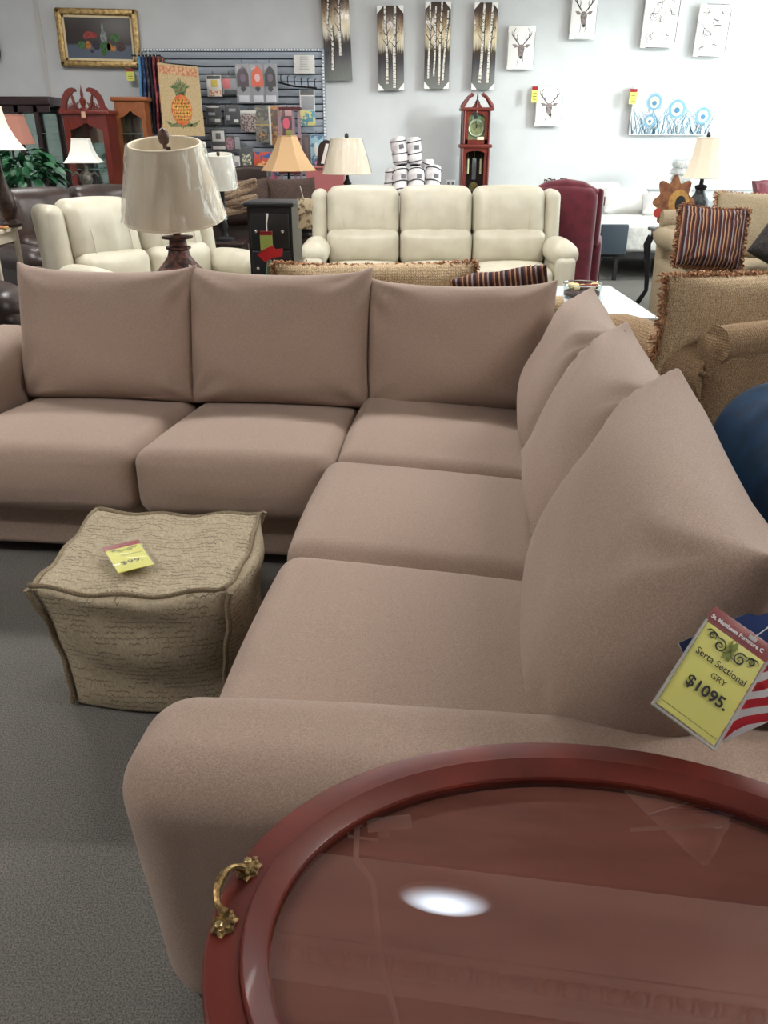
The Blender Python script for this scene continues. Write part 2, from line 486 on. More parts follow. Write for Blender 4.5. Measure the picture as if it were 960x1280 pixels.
# crown moulding profile swept along the beam, with eggs and darts on it
prof = [(0, .60), (-.012, .60), (-.02, .615), (-.022, .63), (-.03, .64), (-.05, .725), (-.062, .73), (-.066, .745), (-.085, .76), (-.085, .85), (0, .85)]
vs = []; fs = []
for x in (-4.5, 4.5):
    for (y, z) in prof: vs.append((x, y, z))
n = len(prof)
for i in range(n): fs.append((i, (i + 1) % n, n + (i + 1) % n, n + i))
crown = MB().add(vs, fs).build('crown_moulding', sof_paint, sof, sharp=20)
egg_m = MB().rbox((0, 0, 0), (.062, .07, .085), .03, n=1, k=3)
e0 = egg_m.build('egg', sof_paint, crown, loc=(-2.2, -.042, .685), rot=(R(-12), 0, 0))
dart_m = MB().rbox((0, 0, 0), (.014, .05, .085), .005, n=1, k=1)
d0 = dart_m.build('dart', sof_paint, crown, loc=(-2.148, -.040, .685), rot=(R(-12), 0, 0))
for i in range(1, 46):
    inst(e0, crown, (-2.2 + i * .104, -.042, .685)); inst(d0, crown, (-2.148 + i * .104, -.040, .685))
cordm = mat('pale_cord', (236, 226, 218), 0.6)
br = thing('wall_bracket', 'small round bracket with a wire under the soffit edge', 'bracket', (.0, 2.90, 3.0)); br.scale = (1.3, 1.3, 1.0)
MB().tube([(-.06, 0, -.05), (.1, .02, -.05)], .028, 10).build('roll', sof_paint, br)
MB().tube([(-.08, 0, -.05), (-.13, -.02, -.06), (-.13, -.03, -.02), (-.02, -.04, -.01)], .006, 6).build('wire', cordm, br)
MB().bb(-.02, .02, -.02, .02, -.05, 0).build('stem', sof_paint, br)
cpts = [(-.12, 3.3, 2.985), (-.13, 3.0, 2.985), (-.13, 2.74, 2.99), (-.05, 2.70, 3.1), (-.03, 2.66, 3.4), (.0, 2.62, 3.62), (.06, 2.5, 3.78), (.1, 2.2, 3.82), (.16, 1.6, 3.83)]
tag(MB().tube(cpts, .014, 8).build('electric_cord', cordm), 'pale electric cord running over the soffit and along the ceiling', 'cord')
glow = mat('soft_glow', (255, 255, 255), 0.3, emit=(225, 240, 255), estr=14.0)
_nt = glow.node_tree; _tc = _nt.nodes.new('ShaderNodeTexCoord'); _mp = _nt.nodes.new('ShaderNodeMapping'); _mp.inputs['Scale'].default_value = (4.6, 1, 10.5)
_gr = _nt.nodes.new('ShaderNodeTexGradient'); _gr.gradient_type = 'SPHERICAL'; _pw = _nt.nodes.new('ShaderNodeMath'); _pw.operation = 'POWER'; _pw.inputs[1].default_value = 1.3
_ml = _nt.nodes.new('ShaderNodeMath'); _ml.operation = 'MULTIPLY'; _ml.inputs[1].default_value = 13.0     # soft-edged glow set in the emission, fading from the centre
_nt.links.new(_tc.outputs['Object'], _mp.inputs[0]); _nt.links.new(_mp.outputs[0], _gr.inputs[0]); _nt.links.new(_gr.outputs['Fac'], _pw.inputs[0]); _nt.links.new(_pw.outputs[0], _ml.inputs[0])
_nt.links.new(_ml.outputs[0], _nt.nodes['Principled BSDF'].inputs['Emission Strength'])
wl = thing('glow_oval', 'small glowing oval on the soffit face', 'light', (.28, 2.64, 3.17), SY)
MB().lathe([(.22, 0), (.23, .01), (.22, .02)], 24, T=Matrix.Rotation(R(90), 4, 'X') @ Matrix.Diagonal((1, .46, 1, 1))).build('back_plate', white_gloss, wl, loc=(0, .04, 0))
MB().lathe([(.215, .02), (.18, .035), (.09, .045), (0.001, .05)], 24, T=Matrix.Rotation(R(90), 4, 'X') @ Matrix.Diagonal((1, .44, 1, 1))).build('glow_face', glow, wl, loc=(0, .04, 0))

# fluorescent ceiling fixtures
tube_em = mat('fluorescent_tube', (255, 255, 255), 0.3, emit=(255, 250, 242), estr=6.0)
where = {(-3.2, .4): 'left of the oval table', (3.2, .6): 'right of the oval table', (-3.3, 5.6): 'over the cream loveseat', (0.0, 5.6): 'over the tan loveseat',
         (3.2, 5.6): 'over the tan sofas', (-3.6, 9.2): 'near the curio cabinets', (0, 9.2): 'before the tall clock', (3.4, 9.2): 'over the bed'}
for (x, y), w in where.items():
    t = thing('ceiling_light', 'white fluorescent ceiling fixture ' + w, 'ceiling light', (x, y, ZC - .1), 0, 'fluorescent fixtures')
    MB().rbox((0, 0, .05), (1.3, .34, .09), .02, n=1, k=2).build('housing', white_gloss, t)
    for dy in (-.08, .08):
        MB().tube([(-.6, dy, 0), (.6, dy, 0)], .016, 10).build('tube', tube_em, t)
    ld = bpy.data.lights.new('fluorescent_light', 'AREA'); ld.shape = 'RECTANGLE'; ld.size = 1.2; ld.size_y = .3
    ld.energy = CEIL_W * (.55 if y < 3 else (1.0 if y < 7 else .5)); ld.color = (1.0, .985, .955)
    lo = bpy.data.objects.new('fluorescent_light', ld); COL.objects.link(lo); lo.parent = t; lo.location = (0, 0, -.03)
    if y < 3:      # front fixtures hang lower, with an uplight added to brighten ceiling and soffit face
        t.location.z = 3.3
        ud = ld.copy(); ud.energy = UP_W
        uo = bpy.data.objects.new('added_uplight', ud); COL.objects.link(uo); uo.parent = t; uo.location = (0, 0, .11); uo.rotation_euler = (R(180), 0, 0)
        for sx in (-.5, .5): MB().tube([(sx, 0, .09), (sx, 0, ZC - 3.3)], .006, 6).build('suspension_rod', white_gloss, t)

# wall details
struct(MB().bb(at(468, 236, 11.99).x, XR, 11.955, 12.0, .865, .89).build('trim_1', mat('rail_paint', (206, 206, 204), 0.6), flat=True), 'thin rail along the back wall')
seam = MB()
seam.bb(-4.43, -4.37, 11.985, 12.0, 0, ZC)
struct(seam.build('trim_2', mat('batten_paint', (192, 190, 188), .7), flat=True), 'narrow vertical batten on the back wall')
ou = thing('wall_outlet', 'white electrical outlet beside the dark china cabinet', 'outlet', at(71, 163, 11.99))
MB().rbox((0, -.005, .07), (.09, .012, .14), .005, n=1, k=2).build('plate', white_gloss, ou)
for z in (.045, .095): MB().rbox((0, -.012, z), (.035, .006, .03), .003, n=1, k=1).build('socket', mat('socket_grey', (120, 118, 114), .5), ou)
ou = thing('wall_outlet', 'white electrical outlet left of the tall clock', 'outlet', at(563, 234, 11.99))
MB().rbox((0, -.005, .05), (.13, .012, .09), .005, n=1, k=2).build('plate', white_gloss, ou)
for x in (-.03, .03): MB().rbox((x, -.012, .05), (.03, .006, .035), .003, n=1, k=1).build('socket', MATS['socket_grey'], ou)
wb = at(70, 226, 11.6); wt = at(94, 172, 11.8)
tag(MB().prism([(wb.x + .02, 0.0), (wb.x + .30, 0.0), (wt.x + .10, wt.z), (wb.x + .02, wt.z)], 11.7, 11.73).build('white_board', white_paint, flat=True), 'plain white board leaning on the wall beside the cherry curio', 'board')
om = thing('oval_mirror', 'dark oval frame hanging at the left edge of the back wall', 'mirror', at(-14, 78, 11.97))
MB().tube([(.16 * math.cos(a * PI / 16), -.02, .14 + .2 * math.sin(a * PI / 16)) for a in range(32)], .025, 8, closed=True).build('frame', black_gloss, om)
MB().ell(0, .14, .15, .19, -.01, 24, t=.006).build('mirror_plate', mat('mirror', (200, 205, 205), .05, metal=1.0), om)

# ================================================================== SECTIONAL SOFA
def pillow_mesh(w, h, t, n=26, ear=.03, pull=.05, sag=.25, wr=.016, seed=1, p=3.0, q=.40, bottom_pull=.02, nb=0.0):
    "knife-edge cushion standing in x,z, bottom at z=0, thick in y"
    rnd = random.Random(seed)
    ph = [rnd.uniform(0, 6) for _ in range(12)]
    m = MB(); vs = []; idx = {}
    def P(i, j, side):
        u = -1 + 2 * i / n; v = -1 + 2 * j / n
        u = math.copysign(abs(math.sin(u * PI / 2)) ** .9, u); v = math.copysign(abs(math.sin(v * PI / 2)) ** .9, v)
        f = max(0, (1 - abs(u) ** p)) ** q * max(0, (1 - abs(v) ** p)) ** q
        th = t / 2 * f * (1 - sag * v * .6)
        pv = pull if v > 0 else bottom_pull
        x = w / 2 * u * (1 - pull * .7 * (1 - v * v))
        z = h / 2 * v * (1 - pv * (1 - u * u) * 1.6)
        if nb and u > 0: x *= 1 - nb * max(0, (.35 - v) / 1.35)
        z += ear * max(0, v) ** 6 * abs(u) ** 8 * h
        d = 0
        for k, (cu, cv) in enumerate(((-1, -1), (1, -1), (1, 1), (-1, 1))):
            dx, dz = (u - cu) * w / 2, (v - cv) * h / 2
            r = math.hypot(dx, dz); a = math.atan2(dz, dx)
            d += wr * math.exp(-((r - .10) / .10) ** 2) * math.sin(a * 9 + ph[k] + side)
        d += wr * .5 * math.sin(u * 5 + ph[5] + v * 3) * math.sin(v * 4 + ph[6])
        th += d * min(1, f * f * 2.5)
        return (x, side * th, z + h / 2)
    fs = []
    for side in (-1, 1):
        for i in range(n + 1):
            for j in range(n + 1):
                edge = i in (0, n) or j in (0, n)
                key = (i, j, 0 if edge else side)
                if key not in idx:
                    idx[key] = len(vs); vs.append(P(i, j, side))
        for i in range(n):
            for j in range(n):
                q4 = [idx[(a, b, 0 if (a in (0, n) or b in (0, n)) else side)] for a, b in ((i, j), (i + 1, j), (i + 1, j + 1), (i, j + 1))]
                if side > 0: q4.reverse()
                fs.append(tuple(q4))
    return m.add(vs, fs)

SO = (-.17, 2.65, 0)
sec = thing('sectional_sofa', 'taupe fabric corner sectional sofa with loose back pillows', 'sofa', SO, -6.0)
def part(name, x0, x1, y0, y1, z0, z1, r, mt=taupe, par=sec, n=6, bulge=(0, 0, 0), taper=None, k=4, label=None):
    return MB().rbox(((x0 + x1) / 2, (y0 + y1) / 2, (z0 + z1) / 2), (x1 - x0, y1 - y0, z1 - z0), r, n, bulge, taper, k=k).build(name, mt, par, label=label)
part('base', -1.52, 1.0, .07, .96, .06, .27, .03)
part('base', .03, 1.12, -1.45, .06, .06, .27, .03)
def arm_taper(p, q):
    b = .5 + .5 * -q[2]
    return (p.x + (.03 * b if q[0] < 0 else 0), p.y, p.z)
part('arm', -.11, 1.15, -1.70, -1.43, .05, .635, .10, taper=lambda p, q: (p.x + (.05 * (1 - q[2]) / 2 if q[0] < 0 else 0), p.y + .05 * (q[0] < -.5) * 0, p.z + (-.02 * max(0, -q[0]) ** 3 if q[2] > 0 else 0)), k=6, n=10)
part('arm', -1.80, -1.50, -.08, 1.0, .05, .66, .12, taper=lambda p, q: (p.x, p.y, p.z + (.10 * max(0, q[1]) if q[2] > 0 else 0)), k=6, n=8)
part('back_frame', -1.52, 1.15, .84, 1.03, .05, .76, .08, n=8)
part('back_frame', .96, 1.15, -1.50, .9, .05, .76, .08, n=8)
def seat(x0, x1, y0, y1, front, z=.485, tilt=0):
    return part('seat_cushion', x0, x1, y0, y1, .255, z, .065, n=10, bulge=(.006, .006, .028), k=5,
                taper=lambda p, q: (p.x - (.02 * (1 - q[1] ** 2) * (1 - abs(q[2])) if front == 'x' and q[0] < 0 else 0),
                                    p.y - (.02 * (1 - q[0] ** 2) * (1 - abs(q[2])) if front == 'y' and q[1] < 0 else 0),
                                    p.z - .03 * (q[1] if front == 'y' else q[0]) * (q[2] > 0)))
seat(-1.50, -.737, -.04, .80, 'y')
seat(-.733, -.006, -.04, .80, 'y')
seat(.0, .82, .0, .80, 'x')
seat(-.03, .82, -.70, -.004, 'x')
seat(-.03, .82, -1.44, -.705, 'x')
def back_pillow(x, y, rz, w, h, t, lean, seed, dz=0, lift=.455, label=None, yaw=0, **kw):
    o = pillow_mesh(w, h, t, seed=seed, **kw).build('back_pillow', taupe, sec, sharp=70, label=label)
    o.rotation_mode = 'ZXY' if False else 'XYZ'
    M_ = Matrix.Translation((x, y, lift)) @ Matrix.Rotation(R(rz), 4, 'Z') @ Matrix.Rotation(R(-lean), 4, 'X')
    o.matrix_local = M_
    return o
# left wing, facing the camera
back_pillow(-1.115, .73, 0, .80, .57, .30, 11, 1)
back_pillow(-.36, .73, 0, .79, .57, .30, 12, 2)
back_pillow(.40, .76, 0, .80, .53, .28, 12, 3)
# right wing, facing left
back_pillow(.735, .36, -90, .80, .54, .29, 20, 4)
back_pillow(.725, -.37, -90, .80, .56, .32, 22, 5)
back_pillow(.71, -1.12, -95, .98, .58, .36, 19, 6, nb=.30)
for (x, y) in ((-1.7, 0), (-1.7, .9), (.95, .9), (.0, -1.6), (.95, -1.6), (-.6, .1)):
    MB().lathe([(.03, 0), (.035, .06)], 10, (x, y, 0)).build('foot', dark_foot, sec)

# ================================================================== POUF
linen = script_mat('script_linen')
piping_m = mat('linen_piping', (150, 136, 112), 0.9, (116, 102, 80), 220, 0.35, 0.65, bump=.5, bscale=350)
PA = atz(35, 735, .42); PB = atz(287, 740, .42)
pw = (PB - PA).length
prz = math.degrees(math.atan2(PB.y - PA.y, PB.x - PA.x))
pouf = thing('pouf_ottoman', 'square oatmeal linen pouf printed with handwriting', 'ottoman', (PA.x, PA.y, 0), prz)
PW, PD, PH = pw, .50, .42
# corner lines bow inwards towards the floor, panels swell out between the piped edges
def corner(i, j, s):          # s 0 floor .. 1 top
    inx = .045 * (1 - s) + .018 * math.sin(s * PI)
    x = inx if i == 0 else PW - inx
    y = inx if j == 0 else PD - inx
    jit = .006 * math.sin(9 * s + i * 2 + j)
    return Vector((x + jit, y - jit, .012 + (PH - .012) * s))
def edge_top(a):              # a 0..4 round the top outline
    k = int(a) % 4; t = a - int(a)
    cs = [(0, 0), (1, 0), (1, 1), (0, 1)]
    p = corner(*cs[k], 1); q = corner(*cs[(k + 1) % 4], 1)
    r = p.lerp(q, t)
    r.z += -.022 * math.sin(t * PI) + .006 * math.sin(t * 17 + k * 2)
    d = Vector(((q - p).y, -(q - p).x, 0)).normalized()
    r += d * (-.008 + .012 * math.sin(t * PI))
    return r
NP = 16
def panel(k):
    cs = [(0, 0), (1, 0), (1, 1), (0, 1)]
    a, b = cs[k], cs[(k + 1) % 4]
    A = corner(*a, 1); B = corner(*b, 1)
    xa = (B - A); xa.z = 0; L_ = xa.length; xa.normalize(); nrm = Vector((xa.y, -xa.x, 0))
    F = Matrix(((xa.x, 0, nrm.x, A.x), (xa.y, 0, nrm.y, A.y), (0, 1, 0, 0), (0, 0, 0, 1)))
    Fi = F.inverted()
    m = MB(); vs = []; fs = []
    for i in range(NP + 1):
        for j in range(NP + 1):
            t, s = i / NP, j / NP
            p = corner(*a, s).lerp(corner(*b, s), t)
            top = edge_top(k + min(t, .9999)) if t < 1 else edge_top((k + 1) % 4)
            p = p.lerp(top, s ** 3) if s > 0 else p
            bul = .055 * (math.sin(t * PI) ** .6) * (math.sin(min(1, s * .9 + .1) * PI) ** .6)
            fold = .010 * math.sin(s * 14 + 3 * t + k) * math.sin(t * PI)
            p = p + nrm * (bul + fold)
            vs.append(Fi @ p)
    for i in range(NP):
        for j in range(NP):
            q = i * (NP + 1) + j
            fs.append((q, q + NP + 1, q + NP + 2, q + 1))
    o = m.add(vs, fs).build('side_panel', linen, pouf, sharp=80)
    o.matrix_local = F
for k in range(4): panel(k)
tp = MB(); vs = []; fs = []
for i in range(NP + 1):
    for j in range(NP + 1):
        u, v = i / NP, j / NP
        # coons patch on the piped outline
        b0_ = edge_top(min(u, .9999)); t0_ = edge_top(3 - max(u, .0001)) if u < 1 else edge_top(2)
        l0_ = edge_top(4 - max(v, .0001)) if v < 1 else edge_top(3); r0_ = edge_top(1 + min(v, .9999))
        c00, c10, c11, c01 = edge_top(0), edge_top(1), edge_top(2), edge_top(3)
        p = b0_ * (1 - v) + t0_ * v + l0_ * (1 - u) + r0_ * u - (c00 * (1 - u) * (1 - v) + c10 * u * (1 - v) + c01 * (1 - u) * v + c11 * u * v)
        p.z += .03 * math.sin(u * PI) ** .5 * math.sin(v * PI) ** .5
        vs.append(p)
for i in range(NP):
    for j in range(NP):
        q = i * (NP + 1) + j
        fs.append((q, q + NP + 1, q + NP + 2, q + 1))
tp.add(vs, fs).build('top_panel', linen, pouf, sharp=80)
MB().tube([edge_top(i * 4 / 96) + Vector((0, 0, .004)) for i in range(96)], .0085, 8, closed=True, flat=.7).build('piping', piping_m, pouf)
for (i, j) in ((0, 0), (1, 0), (1, 1), (0, 1)):
    MB().tube([corner(i, j, s / 20) + Vector(((-.006 if i == 0 else .006) + .003 * math.sin(s), (-.006 if j == 0 else .006), 0)) for s in range(21)], .0085, 8).build('piping', piping_m, pouf)
bt = [corner(0, 0, 0), corner(1, 0, 0), corner(1, 1, 0), corner(0, 1, 0)]
MB().add([p for p in bt], [(3, 2, 1, 0)]).build('bottom_panel', piping_m, pouf, flat=True)

# ---- small price tag on the pouf
ink = mat('black_ink', (18, 18, 18), 0.6)
red_card = mat('red_card', (150, 24, 34), 0.4)
yellow_card = mat('yellow_card', (232, 230, 108), 0.5)
sleeve = mat('clear_sleeve', (235, 238, 235), 0.06, alpha=0.07, spec=0.8)
white_ink = mat('white_ink', (240, 240, 240), 0.5)
def frame_obj(name, label, cat, O, xa, ya, group=None):
    "thing whose local x,y span a card and whose local z is its face"
    xa = xa.normalized(); za = xa.cross(ya).normalized(); ya = za.cross(xa)
    t = thing(name, label, cat, group=group)
    t.matrix_world = Matrix(((xa.x, ya.x, za.x, O.x), (xa.y, ya.y, za.y, O.y), (xa.z, ya.z, za.z, O.z), (0, 0, 0, 1)))
    return t
def rib_xy(m, pts, w, z):
    n = len(pts); ws = w if isinstance(w, (list, tuple)) else [w] * n
    for i in range(n - 1):
        a, b = Vector(pts[i]), Vector(pts[i + 1])
        d = (b - a)
        if d.length < 1e-7: continue
        d.normalize(); nn = Vector((-d.y, d.x))
        q = [a + nn * ws[i] / 2, b + nn * ws[i + 1] / 2, b - nn * ws[i + 1] / 2, a - nn * ws[i] / 2]
        m.add([(p.x, p.y, z) for p in q], [(3, 2, 1, 0)])
def scroll(m, cx, cy, s, flip, z):
    def sp(x0, y0, r0, turns, a0, sg, w):
        pts = []; ws = []
        for i in range(26):
            f = i / 25; a = a0 + sg * turns * 2 * PI * f; r = r0 * (1 - .85 * f)
            pts.append((cx + flip * (x0 + r * math.cos(a)) * s, cy + (y0 + r * math.sin(a)) * s)); ws.append(w * s * (.5 + .8 * math.sin(PI * min(1, f * 1.2))) )
        rib_xy(m, pts, ws, z)
    sp(.38, -.10, .20, 1.5, 2.2, 1, .05)
    sp(.75, .05, .15, 1.4, 3.6, -1, .045)
    pts = [(.2, .04), (.35, .14), (.55, .12), (.7, .2), (.9, .22), (1.0, .12)]
    rib_xy(m, [(cx + flip * x * s, cy + y * s) for x, y in pts], [.03 * s, .06 * s, .05 * s, .05 * s, .05 * s, .02 * s], z)
    rib_xy(m, [(cx + flip * x * s, cy + y * s) for x, y in ((.1, .12), (.0, -.05), (.12, -.2), (.25, -.24))], [.02 * s, .04 * s, .04 * s, .01 * s], z)
ztop = .430
c0 = atz(148, 718, ztop); c1 = atz(193, 707, ztop); c2 = atz(139, 684, ztop)
pt = frame_obj('price_tag', 'small yellow and red price tag lying on the linen pouf', 'price tag', (c0 + c1) / 2, c1 - c0, c2 - c0)
tw = (c1 - c0).length; thh = (c2 - c0).length
MB().rbox((0, thh * .42, 0.004), (tw, thh * .84, .002), .0009, n=1, k=1).build('card', yellow_card, pt)
MB().rbox((0, thh * .92, 0.004), (tw * 1.06, thh * .16, .002), .0009, n=1, k=1).build('header', red_card, pt)
MB().rbox((0, thh * .5, 0.0065), (tw * 1.1, thh, .001), .0004, n=1, k=1).build('clear_sleeve', sleeve, pt)
m = MB(); scroll(m, 0, thh * .74, tw * .4, 1, .0056); scroll(m, 0, thh * .74, tw * .4, -1, .0056); m.build('scroll_print', ink, pt, flat=True, kind='stuff')
lettering('$99.', tw * .30, ink, pt, (0, thh * .22, .0056), sx=1.2)
lettering('Ottoman', tw * .12, ink, pt, (tw * .12, thh * .52, .0056), sx=1.3)

# ---- hanging price tag and flag card on the near arm
TL = along(893, 757, 1.107); BL = along(815, 880, 1.06); BR = along(893, 938, 1.045)
tg = frame_obj('price_tag', 'large yellow price tag with red header hanging over the sectional arm', 'price tag', BL, BR - BL, TL - BL)
W_, H_ = (BR - BL).length, (TL - BL).length
MB().rbox((W_ / 2, H_ * .44, 0), (W_ * .93, H_ * .82, .0016), .0007, n=1, k=1).build('card', yellow_card, tg)
MB().rbox((W_ / 2, H_ * .925, 0), (W_ * .99, H_ * .15, .0018), .0008, n=1, k=1).build('header', red_card, tg)
MB().rbox((W_ / 2, H_ * .5, .002), (W_ * 1.0, H_ * 1.0, .0012), .0005, n=1, k=1).build('clear_sleeve', sleeve, tg)
for (x0, x1, y0, y1) in ((0, W_, -.001, .002), (-.001, .002, 0, H_ * .86), (W_ - .002, W_ + .001, 0, H_ * .86)):
    MB().bb(x0, x1, y0, y1, -.002, .0034).build('sleeve_edge', mat('sleeve_edge', (210, 212, 205), .15, alpha=.6), tg, flat=True)
lettering('St. Matthews Furniture C', W_ * .088, white_ink, tg, (W_ * .03, H_ * .893, .0034), align='LEFT', sx=.93, bold=.0003)
m = MB(); scroll(m, W_ * .5, H_ * .755, W_ * .42, 1, .003); scroll(m, W_ * .5, H_ * .755, W_ * .42, -1, .003); m.build('scroll_print', ink, tg, flat=True, kind='stuff')
olive = mat('olive_ink', (130, 140, 60), .6)
m = MB()
for a in range(3):
    rib_xy(m, [(W_ * .5 + W_ * .05 * math.sin(i * .9 + a * 2), H_ * (.66 + .03 * i)) for i in range(7)], [.002, .004, .006, .003, .006, .004, .001], .003)
m.build('flourish_print', olive, tg, flat=True, kind='stuff')
lettering('Serta Sectional', W_ * .145, ink, tg, (W_ * .5, H_ * .565, .003), sx=.92, bold=.0001)
lettering('GRY', W_ * .125, ink, tg, (W_ * .56, H_ * .465, .003), sx=1.0)
lettering('$1095.', W_ * .235, ink, tg, (W_ * .52, H_ * .30, .003), sx=1.0, bold=.0005)
m = MB(); rib_xy(m, [(W_ * .06, H_ * .075), (W_ * .94, H_ * .075)], .0005, .003); m.build('rule_line', ink, tg, flat=True)
MB().bb(W_ * .6, W_ * .72, H_ * .93, H_ * .965, .003, .005).build('clip', mat('clear_clip', (220, 215, 215), .2, alpha=.7), tg)
nylon = mat('nylon_thread', (220, 220, 215), .3)
MB().tube([(W_ * .66, H_ * .95, .004), (W_ * .74, H_ * 1.08, .006), (W_ * .80, H_ * 1.22, .0)], .0008, 5).build('thread', nylon, tg)
F0 = along(850, 803, 1.105); F1 = along(945, 762, 1.12); F2 = along(905, 928, 1.085)
fg = frame_obj('flag_card', 'card printed with a waving red, white and blue flag behind the large price tag', 'card', F2, F1 - F0, F0 - F2)
FW, FH = .20, (F0 - F2).length
navy = mat('navy_print', (28, 52, 104), .35); stripe_red = mat('stripe_red', (176, 30, 44), .35); stripe_wht = mat('stripe_white', (232, 232, 236), .35)
MB().rbox((FW / 2, FH / 2, -.002), (FW, FH, .002), .0008, n=1, k=1).build('card', stripe_wht, fg)
MB().bb(0, FW, FH * .62, FH, -.001, -.0002).build('blue_field', navy, fg, flat=True)
for k in range(4):
    y0 = FH * (.02 + .15 * k); m = MB()
    for i in range(10):
        x0, x1 = FW * i / 10, FW * (i + 1) / 10
        wv = lambda x: .006 * math.sin(x * 50)
        m.add([(x0, y0 + wv(x0), -.0006), (x1, y0 + wv(x1), -.0006), (x1, y0 + wv(x1) + FH * .08, -.0006), (x0, y0 + wv(x0) + FH * .08, -.0006)], [(0, 1, 2, 3)])
    m.build('red_stripe', stripe_red, fg, flat=True)
MB().bb(FW * .36, FW * .44, FH * .86, FH * .90, -.0002, .003).build('clip', MATS['clear_clip'], fg)

# ================================================================== OVAL TRAY TABLE
TCX, TCY, TZ, TA, TB_, TR = .245, .572, .75, .436, .328, -7
tbl = thing('oval_tray_table', 'oval cherry tray table with glass top and brass handles', 'table', (TCX, TCY, 0), TR)
rimw = mat('polished_cherry', (108, 40, 29), 0.42, (76, 26, 20), 9, 0.3, 0.75, stretch=(1, 1, 1), coat=0.05, spec=.35)
def oval_ring(profile, seg=96):
    "profile of (inset, z) swept round the oval"
    m = MB(); vs = []; fs = []
    n = len(profile)
    for j in range(seg):
        a = 2 * PI * j / seg
        for d, z in profile:
            vs.append(((TA - d) * math.cos(a), (TB_ - d) * math.sin(a), z))
    for j in range(seg):
        k = (j + 1) % seg
        for i in range(n):
            i2 = (i + 1) % n
            fs.append((j * n + i, j * n + i2, k * n + i2, k * n + i))
    return m.add(vs, fs)
oval_ring([(.003, TZ - .024), (0, TZ - .020), (0, TZ - .006), (.0015, TZ - .003), (.004, TZ - .0015), (.036, TZ + .001), (.0385, TZ + .0005), (.0385, TZ - .024)][::-1]).build('rim_band', rimw, tbl, sharp=22)
oval_ring([(.0388, TZ - .022), (.0388, TZ + .004), (.0405, TZ + .0065), (.0425, TZ + .0065), (.0635, TZ - .004), (.066, TZ - .006), (.0675, TZ - .009), (.0675, TZ - .022)][::-1]).build('inner_moulding', rimw, tbl, sharp=22)
def oval_slab(d, z0, z1, seg=96):
    m = MB()
    vs = [((TA - d) * math.cos(2 * PI * j / seg), (TB_ - d) * math.sin(2 * PI * j / seg), z) for z in (z0, z1) for j in range(seg)]
    fs = [tuple(reversed(range(seg))), tuple(range(seg, 2 * seg))] + [(j, (j + 1) % seg, seg + (j + 1) % seg, seg + j) for j in range(seg)]
    return m.add(vs, fs)
oval_slab(.03, TZ - .045, TZ - .023).build('table_board', mat('table_board', (166, 112, 100), .45, (150, 98, 88), 6, .35, .7, stretch=(1, 5, 1)), tbl, sharp=30)
oval_slab(.070, TZ - .022, TZ - .012).build('glass_top', glass_mat('table_glass', (236, 232, 230), 2.4), tbl, sharp=30)
oval_ring([(.06, TZ - .12), (.05, TZ - .12), (.05, TZ - .046), (.06, TZ - .046)][::-1]).build('apron', rimw, tbl, sharp=30)
for sx in (-1, 1):
    for sy in (-1, 1):
        MB().tube([(sx * .30, sy * .19, TZ - .05), (sx * .315, sy * .20, TZ - .2), (sx * .285, sy * .18, .3), (sx * .29, sy * .185, .08), (sx * .31, sy * .2, .0)], [.03, .032, .022, .016, .024], 10).build('leg', rimw, tbl)
def handle(ang):
    a0 = ang
    h = bpy.data.objects.new('handle', None); COL.objects.link(h); h.parent = tbl
    d = .019
    cx, cy = (TA - d) * math.cos(a0), (TB_ - d) * math.sin(a0)
    tx, ty = -TA * math.sin(a0), TB_ * math.cos(a0)
    ra = math.atan2(ty, tx)
    h.matrix_local = Matrix.Translation((cx, cy, TZ + .002)) @ Matrix.Rotation(ra, 4, 'Z')
    # local x along the rim, local y towards the inside (left normal)
    for s in (-1, 1):
        m = MB(); n = 22; pts = []
        for i in range(n):
            a = 2 * PI * i / n
            r = .0135 + .0022 * math.sin(a * 7)
            pts.append((s * .037 + r * 1.25 * math.cos(a), r * math.sin(a) + .001))
        vs = [(x, y, 0) for x, y in pts] + [(s * .037 + (x - s * .037) * .7, y * .7, .004) for x, y in pts] + [(s * .037, 0, .0045)]
        fs = [tuple(reversed(range(n)))] + [(i, (i + 1) % n, n + (i + 1) % n, n + i) for i in range(n)] + [(n + i, n + (i + 1) % n, 2 * n) for i in range(n)]
        pl_ = m.add(vs, fs).build('handle_plate', brass, h, sharp=25)
        for q in range(5):
            a = PI / 2 + (q - 2) * .6
            MB().rbox((s * .037 + .012 * math.cos(a), .010 * math.sin(a), .003), (.006, .006, .005), .0024, n=1, k=2).build('leaf', brass, h)
        sc = MB().lathe([(.0042, 0), (.0042, .0016), (.003, .0026)], 14, (s * .043, -.002, .004)).build('screw', mat('screw_brass', (196, 176, 128), .3, metal=.9), h)
    pts = []
    for i in range(13):
        f = i / 12; a = PI * f
        pts.append((-.028 * math.cos(a) * (1.05), -.017 * math.sin(a) ** .8 if 0 < i < 12 else 0, .006 + .012 * math.sin(a)))
    MB().tube(pts, [.0055, .0045, .004, .004, .0045, .0055, .006, .0055, .0045, .004, .004, .0045, .0055], 8).build('bail', brass, h)
handle(R(176))
handle(R(-4))

